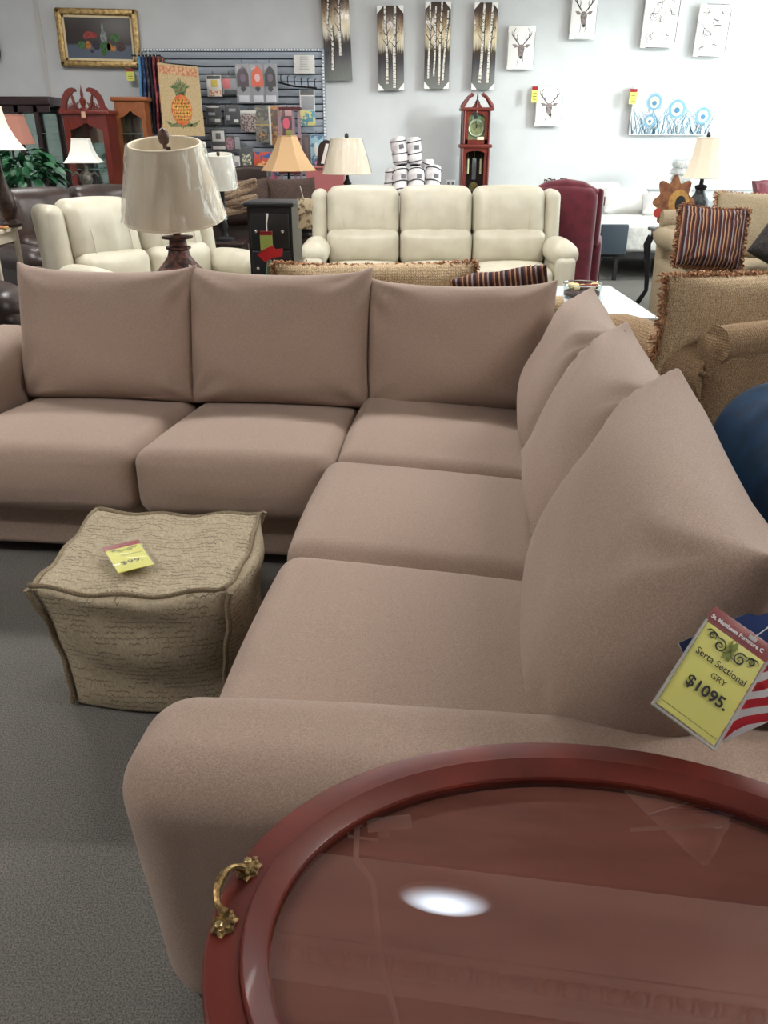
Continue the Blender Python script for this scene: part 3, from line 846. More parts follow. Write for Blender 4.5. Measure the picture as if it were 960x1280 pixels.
# ================================================================== LAMPS
shade_cream = mat('cream_shade', (238, 227, 205), 0.8, bump=.15, bscale=300)
shade_white = mat('white_shade', (236, 234, 224), 0.8)
shade_tan = mat('tan_shade', (196, 160, 118), 0.8)
shade_salmon = mat('salmon_shade', (176, 120, 104), 0.8)
shade_in = mat('shade_lining', (240, 236, 226), 0.8)
plastic_wrap = wrap_mat('plastic_wrap')
bronze = mat('dark_bronze', (58, 42, 34), 0.4, (40, 28, 24), 40, .4, .6, metal=.4)
walnut_knob = mat('walnut_knob', (70, 42, 30), 0.35)
def lamp(name, label, loc, base_prof, base_mat, shade, z_shade, shade_mat, finial=True, wrap=False, seg=32, base_seg=28, finial_mat=None, lining=True, rz=0, finial_r=.02, crumple=.012, tilt=0):
    "shade: list of (radius, z above z_shade); seg 4/6/8 makes a panelled shade"
    t = thing(name, label, 'lamp', loc, rz)
    MB().lathe(base_prof, base_seg).build('base', base_mat, t, sharp=50)
    zb = base_prof[-1][1]
    ztop = z_shade + shade[-1][1]
    MB().lathe([(.012, zb - .01), (.012, ztop - .02)], 8).build('stem', bronze, t)
    rot = PI / 4 if seg == 4 else 0
    TT = Matrix.Translation((0, 0, z_shade)) @ Matrix.Rotation(R(tilt), 4, 'X') @ Matrix.Translation((0, 0, -z_shade))
    sh = MB()
    sh.lathe([(r, z_shade + z) for r, z in shade] + [(r - .004, z_shade + z) for r, z in reversed(shade)], seg, rot=rot, cap=False)
    so = sh.build('shade', shade_mat, t, sharp=30 if seg < 12 else 60)
    so.matrix_local = TT
    for (r, z) in (shade[0], shade[-1]):
        MB().tube([((r + .001) * math.cos(2 * PI * i / seg + rot), (r + .001) * math.sin(2 * PI * i / seg + rot), z_shade + z) for i in range(seg)], .005, 6, closed=True).build('trim', shade_mat, so)
    if wrap:
        m = MB(); vs = []; fs = []; n = 96; k = 14
        rnd = random.Random(3)
        ph = [rnd.uniform(0, 6.28) for _ in range(6)]
        prof = []
        for i in range(k + 1):
            f = i / k * (len(shade) - 1); a = min(int(f), len(shade) - 2); g = f - a
            prof.append((shade[a][0] * (1 - g) + shade[a + 1][0] * g, shade[a][1] * (1 - g) + shade[a + 1][1] * g))
        for i, (r, z) in enumerate(prof):
            for j in range(n):
                a = 2 * PI * j / n
                d = .010 + crumple * (math.sin(a * 9 + ph[0] + i * .25) + .7 * math.sin(a * 17 + ph[1] - i * .4) + .5 * math.sin(a * 5 + i * .8 + ph[2])) * .6 + rnd.uniform(-.0015, .0015)
                vs.append(((r + max(.004, d)) * math.cos(a), (r + max(.004, d)) * math.sin(a), z_shade + z))
        for i in range(k):
            for j in range(n): fs.append((i * n + j, i * n + (j + 1) % n, (i + 1) * n + (j + 1) % n, (i + 1) * n + j))
        m.add(vs, fs).build('plastic_cover', plastic_wrap, so, sharp=25)
    if finial:
        q = finial_r
        MB().lathe([(q * .35, 0), (q * .35, q * .6), (q * .8, q * .9), (q, q * 1.8), (q * .85, q * 2.6), (q * .4, q * 3.1), (.001, q * 3.3)], 14, (0, 0, ztop - .02)).build('finial', finial_mat or walnut_knob, t).matrix_local = TT
    return t
def side_table(name, label, loc, w, d, h, mt, rz=0, top=.03, leg=.02, cat='table'):
    t = thing(name, label, cat, loc, rz)
    MB().rbox((0, 0, h - top / 2), (w, d, top), .008, n=1, k=2).build('table_top', mt, t)
    MB().bb(-w / 2 + .03, w / 2 - .03, -d / 2 + .03, d / 2 - .03, h - top - .07, h - top).build('apron', mt, t, flat=True)
    for sx in (-1, 1):
        for sy in (-1, 1):
            MB().tube([(sx * (w / 2 - .04), sy * (d / 2 - .04), h - top), (sx * (w / 2 - .04), sy * (d / 2 - .04), 0)], [leg, leg * .7], 8).build('leg', mt, t)
    return t
# big lamp behind the sectional
paisley = mat('paisley_ceramic', (104, 58, 50), 0.5, (52, 30, 28), 34, 0.44, 0.54, bump=1.0, bscale=34, bdist=0.012, detail=1.5)
LY = 4.3
lx = at(222, 300, LY).x
z0 = .60
side_table('end_table', 'dark end table hidden behind the sectional under the large lamp', (lx, LY, 0), .5, .45, z0, mahogany)
zs0, zs1 = at(222, 272, LY).z, at(222, 178, LY).z
r0 = (at(283, 262, LY).x - at(160, 262, LY).x) / 2; r1 = (at(262, 178, LY).x - at(175, 178, LY).x) / 2
bl = lamp('table_lamp', 'large lamp with plastic-wrapped cream drum shade on a carved brown urn base', (lx, LY, z0),
     [(.07, 0), (.085, .02), (.12, .10), (.145, .17), (.148, .22), (.125, .29), (.08, .34), (.058, .37), (.05, .40), (.062, .405), (.062, .415), (.045, .42), (.042, .45), (.075, .455), (.078, .465), (.02, .47), (.018, .50)],
     paisley, [(r0, 0), ((r0 + r1) / 2, (zs1 - zs0) / 2), (r1, zs1 - zs0)], zs0 - z0, shade_cream, wrap=True, finial_r=.028, tilt=11)
# second wrapped lamp further back
l2 = at(277, 235, 7.95)
side_table('end_table', 'small dark end table under the wrapped white lamp', (l2.x, 7.95, 0), .4, .4, .64, mahogany)
lamp('table_lamp', 'smaller lamp with plastic-wrapped white drum shade on a slim black base', (l2.x, 7.95, .64),
     [(.09, 0), (.09, .02), (.03, .04), (.022, .09), (.035, .13), (.022, .18), (.02, .40), (.03, .44), (.012, .46)], black_gloss,
     [(.135, 0), (.13, .14), (.118, .28)], l2.z - .64, shade_white, wrap=True, finial_r=.016, tilt=8)
# cream lamp right of the slat wall
p = at(434, 215, 9.1)
side_table('console_table', 'dark console table behind the cream three-seat recliner under a cream lamp', (p.x, 9.12, 0), .44, .38, .78, mahogany)
lamp('table_lamp', 'lamp with pleated cream empire shade on a turned black stem beside white bedding rolls', (p.x, 9.1, .78),
     [(.08, 0), (.08, .02), (.03, .05), (.05, .10), (.055, .16), (.03, .22), (.022, .26), (.045, .30), (.02, .34), (.012, .44)], black_gloss,
     [(.25, 0), (.20, .17), (.155, .33)], at(434, 217, 9.1).z - .78, shade_cream, wrap=True, finial_r=.022, finial_mat=black_gloss, crumple=.004)
# tan pyramid shade
p = at(361, 213, 9.6)
side_table('console_table', 'dark console table before the slat wall under the tan lamp', (p.x, 9.7, 0), .7, .4, .75, mahogany)
lamp('table_lamp', 'lamp with tan panelled pyramid shade in front of the slat wall', (p.x, 9.6, .75),
     [(.08, 0), (.08, .02), (.03, .05), (.045, .12), (.05, .2), (.025, .27), (.012, .42)], bronze,
     [(.30, 0), (.235, .08), (.165, .19), (.10, .34)], p.z - .75, shade_tan, seg=6, finial=False)
# white bell lamp on a figure base
p = at(105, 203, 9.75)
side_table('sofa_table', 'narrow dark table under the white bell lamp', (p.x, 9.8, 0), .6, .35, .92, mahogany)
pewter = mat('pewter', (128, 122, 112), .45, (84, 80, 74), 50, .4, .6, metal=.3, bump=.8, bscale=60, bdist=.01)
bell = lamp('table_lamp', 'lamp with square white bell shade on a grey figure base', (p.x, 9.75, .92),
     [(.09, 0), (.095, .02), (.05, .04), (.045, .10), (.07, .16), (.065, .22), (.03, .26), (.035, .30), (.012, .36)], pewter,
     [(.255, 0), (.19, .06), (.145, .14), (.12, .235)], p.z - .92, shade_white, seg=4, finial=False, rz=8)
for s in (-1, 1):
    MB().tube([(s * .05, 0, .2), (s * .1, -.02, .24), (s * .14, -.02, .2)], [.022, .016, .012], 8).build('figure_arm', pewter, bell)
# salmon lamp and cream lamp at the left edge
p = at(20, 180, 9.9)
side_table('end_table', 'dark end table under the salmon lamp', (p.x - .05, 9.9, 0), .5, .4, .8, mahogany)
lamp('table_lamp', 'lamp with salmon pink square shade before the dark china cabinet', (p.x - .05, 9.9, .8),
     [(.08, 0), (.08, .02), (.04, .06), (.06, .14), (.03, .24), (.012, .40)], bronze, [(.29, 0), (.24, .14), (.2, .29)], p.z - .8, shade_salmon, seg=4, finial=False, rz=6)
# lamp on the right
RY = 8.1
p = at(878, 222, RY)
st = side_table('side_table', 'black side table with curved legs beside the tan sofa', (at(852, 290, RY - .1).x, RY - .12, 0), .52, .45, .74, black_gloss, leg=.001)
for sx in (-1, 1):
    for sy in (-1, 1):
        MB().tube([(sx * .225, sy * .19, .66), (sx * .25, sy * .205, .58), (sx * .22, sy * .185, .35), (sx * .21, sy * .18, .15), (sx * .26, sy * .21, .04), (sx * .28, sy * .22, 0)], [.034, .036, .026, .02, .026, .02], 8).build('curved_leg', black_gloss, st)
lamp('table_lamp', 'lamp with cream panelled bell shade on a black urn base by the sunflower', (p.x, RY, .74),
     [(.07, 0), (.08, .02), (.05, .04), (.075, .10), (.095, .17), (.09, .24), (.05, .30), (.04, .33), (.055, .35), (.055, .37), (.02, .38), (.018, .44)], mat('black_urn', (30, 34, 40), .45, bump=.6, bscale=40, bdist=.01),
     [(.185, 0), (.15, .08), (.12, .20), (.105, .335)], p.z - .74, shade_cream, seg=8, finial_mat=black_gloss, finial_r=.02)
# sunflower
p = at(838, 296, RY - .3)
SFS = 1.25
sf = thing('metal_sunflower', 'rusty metal sunflower decoration leaning beside the black lamp base', 'decoration', (p.x, RY - .28, .745), 0); sf.scale = (SFS, 1, SFS)
rust = mat('rust_petals', (150, 104, 66), .6, (104, 58, 44), 22, .35, .65, metal=.2)
gold_c = mat('sunflower_gold', (190, 150, 78), .5, (150, 104, 60), 40, .3, .7)
pts = []
for i in range(72):
    a = 2 * PI * i / 72; r = .152 + .026 * math.cos(a * 8) + .006 * math.sin(3 * a)
    pts.append((r * .85 * math.cos(a), .19 + r * 1.1 * math.sin(a)))
MB().prism(pts, -.006, .006).build('petals', rust, sf, rot=(R(-8), 0, 0), sharp=30)
MB().ell(.035, .185, .075, .092, -.008, 28, t=.006).build('inner_ring', gold_c, sf, rot=(R(-8), 0, 0))
MB().ell(.045, .18, .038, .055, -.015, 24, t=.006).build('seed_disc', black_matte, sf, rot=(R(-8), 0, 0))
MB().bb(-.05, .05, .005, .12, 0, .01).build('foot', black_matte, sf)
MB().ell(-.118, .12, .026, .032, -.008, 14, t=.004).build('red_petal_tip', mat('red_tip', (170, 60, 50), .5), sf)

# ================================================================== UPHOLSTERY BUILDERS
def recliner(name, label, loc, rz, n, sw, mt, cat='sofa', aw=.20, depth=.95, hb=1.08, group=None):
    "reclining sofa facing local -y; origin on the floor under the middle of the back"
    t = thing(name, label, cat, loc, rz, group)
    W = n * sw + 2 * aw
    MB().rbox((0, -.42, .17), (W - .06, .80, .26), .03, n=2, k=2).build('base', mt, t)
    MB().rbox((0, .03, .46), (W - .1, .16, .84), .06, n=3, k=3).build('back_frame', mt, t)
    for i in range(n):
        x = -W / 2 + aw + sw * (i + .5)
        def tap(p, q): return (p.x, p.y + .10 * (q[2] + 1) / 2 - .012 * math.cos(q[0] * 9) * (1 - abs(q[2])), p.z + .015 * (1 - q[0] ** 2) * (q[2] > 0))
        MB().rbox((x, -.13, .90), (sw - .008, .26, .42), .085, n=8, k=4, bulge=(0, .045, .0), taper=tap).build('head_cushion', mt, t)
        MB().rbox((x, -.19, .61), (sw - .008, .26, .30), .07, n=6, k=4, bulge=(0, .05, .015)).build('lumbar_cushion', mt, t)
        MB().rbox((x, -.52, .40), (sw - .008, .60, .18), .06, n=5, k=3, bulge=(0, 0, .03)).build('seat_cushion', mt, t)
        MB().rbox((x, -.83, .24), (sw - .012, .09, .30), .03, n=3, k=2, bulge=(0, .02, 0)).build('footrest', mt, t)
        for dx in (-sw * .27, sw * .27):
            MB().tube([(x + dx, -.245 - .035, .72), (x + dx, -.262, .86), (x + dx, -.215, .98), (x + dx, -.15, 1.075)], .003, 5).build('stitch_seam', mt, t)
    for s in (-1, 1):
        x = s * (W / 2 - aw / 2)
        MB().rbox((x, -.40, .32), (aw, .90, .56), .06, n=3, k=3).build('arm_body', mt, t)
        MB().rbox((x, -.50, .60), (aw + .06, .62, .20), .098, n=5, k=5, bulge=(.01, .02, .02)).build('arm_pad', mt, t)
        def wt(p, q): return (p.x, p.y + .09 * (q[2] + 1) / 2, p.z)
        MB().rbox((x - s * .02, -.10, .78), (aw - .03, .30, .62), .075, n=4, k=4, taper=wt).build('wing', mt, t)
    return t
def fringe_mesh(pts, n, ln, r=.004, seed=1, out=None):
    "looped tassels along a polyline"
    rnd = random.Random(seed); m = MB()
    P = [Vector(p) for p in pts]
    for i in range(n):
        f = i / n * (len(P) - 1); a = int(f); g = f - a
        p = P[a].lerp(P[min(a + 1, len(P) - 1)], g)
        o = (out[a] if out else Vector((0, 0, 1)))
        d = Vector((rnd.uniform(-1, 1), rnd.uniform(-1, 1), rnd.uniform(-.6, .6))) * .6 + o * rnd.uniform(.4, 1.1)
        d.normalize(); e = Vector((rnd.uniform(-1, 1), rnd.uniform(-1, 1), rnd.uniform(-1, .2))).normalized()
        m.tube([p, p + d * ln * .6, p + d * ln + e * ln * .35, p + d * ln * .7 + e * ln * .8], [r, r * 1.2, r, r * .6], 4)
    return m
tweed = mat('tan_tweed', (202, 182, 150), 0.9, (136, 112, 84), 210, 0.38, 0.64, bump=.6, bscale=24, bdist=.004, btype='weave', spec=.15)
tan_plain = mat('tan_chenille', (162, 148, 124), 0.9, (140, 126, 102), 120, 0.35, 0.65, bump=.6, bscale=160, bdist=.003, spec=.15)
olive_tweed = mat('olive_tweed', (166, 142, 112), 0.9, (112, 90, 68), 210, 0.36, 0.62, bump=.6, bscale=26, bdist=.004, btype='weave', spec=.15)
fringe_m = mat('fringe_yarn', (186, 144, 106), .9, (132, 88, 62), 60, .4, .6)
fringe_r = mat('fringe_yarn_dark', (146, 104, 70), .9, (96, 54, 44), 60, .4, .6)
STR = [(62, 38, 36), (62, 38, 36), (150, 116, 92), (92, 52, 46), (50, 34, 36), (50, 34, 36), (132, 128, 130), (86, 44, 40), (62, 38, 36), (166, 128, 96)]
stripes_x = stripe_mat('striped_fabric', STR, 'X', .085)
def fringed_pillow(name, parent, w, h, t, mt, M_, seed, sides=('top', 'left', 'right'), n=220, ln=.03, fm=None, top_level=None, **kw):
    o = pillow_mesh(w, h, t, n=18, seed=seed, **kw).build(name, mt, parent, sharp=70)
    o.matrix_local = M_
    hw = w / 2
    def prun(side):
        pts = []; outs = []
        for i in range(21):
            f = i / 20
            u = -1 + 2 * f
            if side == 'top': pts.append((hw * u, 0, h * (.985 - .05 * (1 - u * u)))); outs.append(Vector((0, 0, 1)))
            if side == 'bottom': pts.append((hw * u, 0, h * .02)); outs.append(Vector((0, 0, -1)))
            if side == 'left': pts.append((-hw * (1 - .04 * (1 - u * u)), 0, h * f)); outs.append(Vector((-1, 0, .2)))
            if side == 'right': pts.append((hw * (1 - .04 * (1 - u * u)), 0, h * f)); outs.append(Vector((1, 0, .2)))
        return pts, outs
    m = MB()
    for k, sd in enumerate(sides):
        p_, o_ = prun(sd)
        q = fringe_mesh(p_, int(n * (1 if sd in ('top', 'bottom') else h / w)), ln, seed=seed * 7 + k, out=o_)
        m.add(q.v, q.f)
        m.tube(p_, .008, 6)
    m.build('fringe', fm or fringe_m, o, kind='stuff', sharp=80)
    return o
def rolled_sofa(name, label, loc, rz, W, mt, D=.92, ha=.62, hb=.78, hs=.46, ra=.12, cat='sofa', seats=2):
    "sofa with rolled arms facing local -y; origin on the floor under its middle"
    t = thing(name, label, cat, loc, rz)
    MB().rbox((0, 0, .19), (W - .1, D - .06, .26), .04, n=3, k=2).build('base', mt, t)
    MB().rbox((0, D / 2 - .12, .44), (W - .06, .22, hb - .14), .09, n=6, k=4, taper=lambda p, q: (p.x, p.y + .06 * (q[2] + 1) / 2, p.z)).build('back', mt, t)
    MB().tube([(-W / 2 + .05, D / 2 - .03, hb - .06), (0, D / 2 - .03, hb - .05), (W / 2 - .05, D / 2 - .03, hb - .06)], .085, 14).build('back_roll', mt, t)
    for s in (-1, 1):
        x = s * (W / 2 - ra)
        MB().rbox((x, -.03, .30), (ra * 1.5, D - .08, .50), .05, n=3, k=3).build('arm', mt, t)
        pts = [(x + s * .02, -D / 2 + .02 + (D - .08) * i / 6, ha - ra + .012 * math.sin(i)) for i in range(7)]
        ar = MB().tube(pts, [ra * .9, ra, ra * 1.02, ra * 1.02, ra * 1.02, ra, ra * .9], 18).build('arm_roll', mt, t)
        for k in range(5):
            a = PI * (k + .5) / 5
            MB().tube([(x + s * .02 + ra * .95 * math.cos(a), D / 2 - .06, ha - ra + ra * .95 * math.sin(a)), (x + s * .02 + ra * .3 * math.cos(a), D / 2 - .028, ha - ra + ra * .3 * math.sin(a))], .012, 6).build('pleat', mt, ar)
    w = (W - 4 * ra * .85) / seats
    for i in range(seats):
        MB().rbox((-w * seats / 2 + w * (i + .5), -.10, hs - .09), (w - .01, D - .30, .20), .06, n=5, k=3, bulge=(0, 0, .03)).build('seat_cushion', mt, t)
    for sx in (-1, 1):
        for sy in (-1, 1): MB().lathe([(.02, 0), (.03, .08)], 8, (sx * (W / 2 - .12), sy * (D / 2 - .12), 0)).build('foot', dark_foot, t)
    return t
TM = lambda x, y, z, rz=0, lean=0, roll=0: Matrix.Translation((x, y, z)) @ Matrix.Rotation(R(rz), 4, 'Z') @ Matrix.Rotation(R(-lean), 4, 'X') @ Matrix.Rotation(R(roll), 4, 'Y')

# cream recliners
recliner('reclining_sofa', 'cream leather three-seat reclining sofa in front of the tall clock', (.47, 7.95, 0), 0, 3, .66, cream_leather, aw=.17, hb=1.1)
recliner('reclining_loveseat', 'cream leather two-seat recliner angled behind the large wrapped lamp', (-1.97, 6.55, 0), 48, 2, .56, cream_leather, aw=.17)
recliner('reclining_loveseat', 'dark brown leather recliner sofa behind the cream loveseat', (-2.85, 7.8, 0), 48, 2, .62, brown_leather, aw=.18)
recliner('recliner_chair', 'dark brown leather recliner chair at the left edge behind the sectional', (-2.95, 5.15, 0), 40, 1, .62, brown_leather, cat='chair', aw=.20)
# brown fabric sofa by the plant
bf = mat('brown_chenille', (88, 62, 50), .9, (66, 46, 38), 90, .35, .65, bump=.5, bscale=150, bdist=.003)
rolled_sofa('fabric_sofa', 'brown chenille sofa with a curved back beside the green plant', (-3.55, 8.75, 0), 200, 1.7, bf, hb=1.03, ha=.9)
# floral sofa by the curios
floral = mat('floral_fabric', (168, 148, 122), .9, (64, 44, 38), 16, .46, .54, bump=.3, bscale=150, detail=2)
fs_ = rolled_sofa('floral_sofa', 'brown and cream floral patterned sofa before the curio cabinets', (-2.4, 9.8, 0), 6, 1.0, bf, hb=.95, ha=.75)
for k, x in enumerate((-.22, .22)):
    o = pillow_mesh(.48, .5, .24, n=16, seed=30 + k).build('back_pillow', floral, fs_, sharp=70); o.matrix_local = TM(x, .12, .60, 0, 12)
oc = thing('round_back_chair', 'dark brown chair with an oval back behind the floral sofa', 'chair', (-2.4, 11.05, 0))
MB().rbox((0, 0, .95), (.56, .12, .36), .06, n=6, k=4, taper=lambda p, q: (p.x, p.y, p.z - .1 * q[0] ** 2 * (q[2] > 0))).build('backrest', brown_leather, oc)
MB().rbox((0, -.25, .45), (.54, .52, .14), .05, n=2, k=3).build('seat', brown_leather, oc)
for sx in (-1, 1):
    MB().tube([(sx * .24, .0, .80), (sx * .24, .03, 0)], .02, 8).build('leg', mahogany, oc)
    MB().tube([(sx * .24, -.46, .42), (sx * .24, -.48, 0)], .02, 8).build('leg', mahogany, oc)
# dark sofa in the middle with wicker-like throw and puffy pillows
dm = rolled_sofa('leather_sofa', 'long chocolate leather sofa with puffy brown pillows behind the black chest', (-1.35, 8.8, 0), 20, 1.5, choc_leather, hb=1.02, ha=.86, hs=.5, ra=.13)
for k, (x, y, w) in enumerate(((-.05, .20, .62), (.48, .20, .56))):
    o = pillow_mesh(w, .46, .30, n=16, seed=40 + k).build('back_pillow', mat('brown_corduroy', (74, 56, 48), .9, (56, 42, 36), 60, .4, .6, bump=.4, bscale=120), dm, sharp=70)
    o.matrix_local = TM(x, y, .68, 0, 14)
thr = stripe_mat('striped_throw', [(70, 52, 44), (150, 128, 106), (92, 70, 58), (172, 150, 126)], 'Z', .055, fuzz=.12)
th_ = thing('striped_throw', 'brown and beige striped throw bundled on the leather sofa end', 'throw', (-1.62, 8.45, .84), 10)
for k in range(7):
    pts = [(-.38 + .76 * i / 8, .03 * math.sin(i * 1.3 + k), .06 + .032 * k - .06 * math.sin(i / 8 * PI) + .05 * (i / 8) ** 2 * (k > 3)) for i in range(9)]
    MB().tube(pts, [.02, .032, .036, .036, .036, .036, .036, .03, .02], 8).build('fold', thr, th_)
dc = thing('dining_chair', 'dark chair with a rounded back between the throw and the slat wall', 'chair', (at(315, 235, 10.4).x, 10.4, 0))
MB().rbox((0, 0, 1.0), (.42, .09, .44), .04, n=4, k=4, taper=lambda p, q: (p.x, p.y, p.z - .03 * q[0] ** 2 * (q[2] > 0))).build('backrest', brown_leather, dc)
MB().rbox((0, -.24, .47), (.44, .46, .10), .04, n=2, k=3).build('seat', brown_leather, dc)
for sx in (-1, 1):
    MB().tube([(sx * .18, .0, .8), (sx * .18, .04, 0)], .02, 8).build('leg', mahogany, dc)
    MB().tube([(sx * .18, -.42, .45), (sx * .18, -.44, 0)], .02, 8).build('leg', mahogany, dc)
# black jewellery chest
jc = thing('jewelry_chest', 'tall black jewellery chest with small drawers and silver knobs', 'cabinet', (at(341, 300, 5.7).x, 5.85, 0), -6)
MB().bb(-.15, .15, -.14, .16, .06, 1.10).build('body', black_gloss, jc, flat=True)
MB().rbox((0, 0, 1.115), (.34, .35, .03), .01, n=1, k=2).build('lid', black_gloss, jc)
knob = mat('silver_knob', (200, 200, 198), .25, metal=.9)
for k in range(4):
    z = .12 + k * .24
    d = MB().rbox((0, -.15, z + .11), (.26, .02, .225), .006, n=1, k=2).build('drawer', black_gloss, jc)
    for sx in (-1, 1):
        MB().lathe([(.004, 0), (.012, .012), (.010, .02), (.001, .024)], 10, T=Matrix.Translation((sx * .09, -.16, z + .11)) @ Matrix.Rotation(R(90), 4, 'X')).build('knob', knob, d)
for sx in (-1, 1):
    for sy in (-1, 1): MB().lathe([(.016, 0), (.02, .07)], 8, (sx * .12, .01 + sy * .12, 0)).build('foot', black_gloss, jc)
hang = thing('hang_tag', 'cream paper brochures hanging on the side of the black jewellery chest', 'tag', (at(381, 285, 5.7).x, 5.7, at(381, 285, 5.7).z))
for k in range(2):
    MB().rbox((.01 * k, -.006 * k, .09), (.085, .003, .19), .001, n=1, k=1).build('leaflet', mat('paper_cream', (206, 194, 166), .7, (96, 80, 60), 26, .5, .6), hang, rot=(0, R(6 - 9 * k), 0))
MB().tube([(0, 0, .18), (-.02, 0, .26)], .002, 5).build('string', nylon, hang)

# tan loveseat facing away, with its fringed cushion and striped cushion
tl = rolled_sofa('tweed_loveseat', 'tan tweed loveseat turned away behind the sectional', (.14, 4.95, 0), 182, 1.75, tweed, hb=.70, ha=.58)
fringed_pillow('back_cushion', tl, 1.12, .48, .26, tweed, TM(.20, .20, .405, 0, 6, 0), 51, n=330, ln=.028, ear=.0, pull=.02)
sp = pillow_mesh(.52, .46, .17, n=18, seed=52).build('striped_pillow', stripes_x, None, sharp=70)
tag(sp, 'striped brown and rust throw pillow tipped on the tan loveseat end', 'pillow')
sp.matrix_world = TM(.73, 4.78, .56, 180, 48, 16)
fm_ = fringe_mesh([(-.26, 0, .0), (.26, 0, .0)], 90, .03, seed=5, out=[Vector((0, 0, -1))] * 2)
fm_.v += []; fm_.build('fringe', fringe_r, sp, kind='stuff', sharp=80)
# price flag with red bow
pf = thing('price_flag', 'green and red price flag on a white wand with a red bow', 'price tag', at(334, 352, 4.75))
q0 = at(334, 352, 4.75)
def lp(x, y): return (at(x, y, 4.75) - q0)
MB().tube([lp(334, 300), lp(333, 280), lp(334, 267)], [.004, .004, .007], 6).build('wand', white_gloss, pf)
a, b = lp(326, 313), lp(340, 294)
MB().bb(a.x, b.x, -.004, .004, a.z, b.z).build('green_card', mat('lime_card', (168, 198, 104), .6), pf, flat=True)
a, b = lp(325, 294), lp(340, 289)
MB().bb(a.x, b.x, -.005, .005, a.z, b.z).build('red_header', red_card, pf, flat=True)
bow = mat('red_ribbon', (206, 36, 44), .45)
m = MB()
for pts in ([(322, 318), (331, 311), (343, 320), (332, 328)], [(338, 312), (354, 310), (353, 320), (340, 322)], [(333, 310), (342, 306), (348, 318), (338, 324)]):
    m.prism([(lp(*p_).x, lp(*p_).z) for p_ in pts], -.012 - .004 * len(m.v) / 8, -.008 - .004 * len(m.v) / 8)
m.build('bow', bow, pf, flat=True)
MB().tube([lp(337, 325), lp(336, 340), lp(335, 352)], [.012, .016, .018], 8).build('green_stem', mat('bottle_green', (96, 130, 108), .3), pf)

# tan tweed sofa facing away on the right with a large fringed cushion
ts = rolled_sofa('tweed_sofa', 'olive tan tweed rolled-arm sofa turned away beside the sectional', (2.20, 4.45, 0), 202, 1.95, olive_tweed, hb=.72, ha=.64, ra=.15, D=.98)
fringed_pillow('back_cushion', ts, 1.50, .52, .30, tweed, TM(.28, .15, .41, 0, 4, 0), 53, n=420, ln=.035, ear=.02, pull=.05)
# tan sofa facing the camera further back
tb = rolled_sofa('chenille_sofa', 'tan chenille sofa facing forward with striped and dark pillows', (3.33, 7.0, 0), -6, 2.0, tan_plain, hb=.92, ha=.82, hs=.57, ra=.085)
fringed_pillow('back_cushion', tb, 1.1, .56, .26, tan_plain, TM(.0, .16, .55, 0, 14), 55, n=260, ln=.03, pull=.03)
c = at(888, 337, 6.45)
spl = fringed_pillow('striped_pillow', None, .50, .45, .17, stripes_x, TM(c.x - .01, 6.52, .60, -4, 16, 4), 56, sides=('top', 'left', 'right', 'bottom'), n=130, ln=.03, fm=fringe_r)
tag(spl, 'striped brown throw pillow with fringe propped on the tan chenille sofa', 'pillow')
c = at(952, 320, 6.3)
fur = mat('charcoal_fur', (52, 46, 44), .9, (34, 30, 30), 60, .4, .6, bump=.8, bscale=90, bdist=.01)
fp = pillow_mesh(.52, .50, .2, n=16, seed=57).build('fur_pillow', fur, None, sharp=70)
tag(fp, 'charcoal plush pillow tilted at the right edge on the tan sofa', 'pillow'); fp.matrix_world = TM(c.x + .18, 6.42, .60, -10, 18, 30)

# burgundy wing chair seen from the side
burg = mat('burgundy_velvet', (100, 24, 42), .8, (86, 18, 34), 12, .4, .6, sheen=.3, bump=.2, bscale=200)
wc = thing('wing_chair', 'burgundy upholstered chair with a high curved back beside the cream sofa', 'chair', (1.80, 8.6, 0), 166)
MB().rbox((0, .28, .60), (.62, .20, .94), .08, n=6, k=4, taper=lambda p, q: (p.x, p.y + .08 * (q[2] + 1) / 2, p.z + .05 * (1 - q[0] ** 2) * (q[2] > 0))).build('backrest', burg, wc)
MB().tube([(-.29, .36, 1.02), (-.15, .37, 1.09), (0, .37, 1.11), (.15, .37, 1.09), (.29, .36, 1.02)], .055, 12).build('crest_roll', burg, wc)
for s in (-1, 1):
    MB().rbox((s * .32, .08, .78), (.08, .42, .46), .038, n=4, k=3, taper=lambda p, q: (p.x, p.y, p.z + .08 * q[1] * (q[2] > 0))).build('wing', burg, wc)
    MB().rbox((s * .33, -.12, .38), (.12, .66, .44), .05, n=3, k=3).build('arm', burg, wc)
    MB().tube([(s * .372, .26, 1.0), (s * .374, .05, .95), (s * .374, -.13, .9)], .006, 6).build('welt', mat('welt_pink', (150, 70, 84), .7), wc)
MB().rbox((0, -.12, .42), (.56, .56, .16), .05, n=3, k=3, bulge=(0, 0, .03)).build('seat_cushion', burg, wc)
for sx in (-1, 1):
    for sy in (-1, 1): MB().lathe([(.018, 0), (.025, .17)], 8, (sx * .27, sy * .28, 0)).build('leg', mahogany, wc)
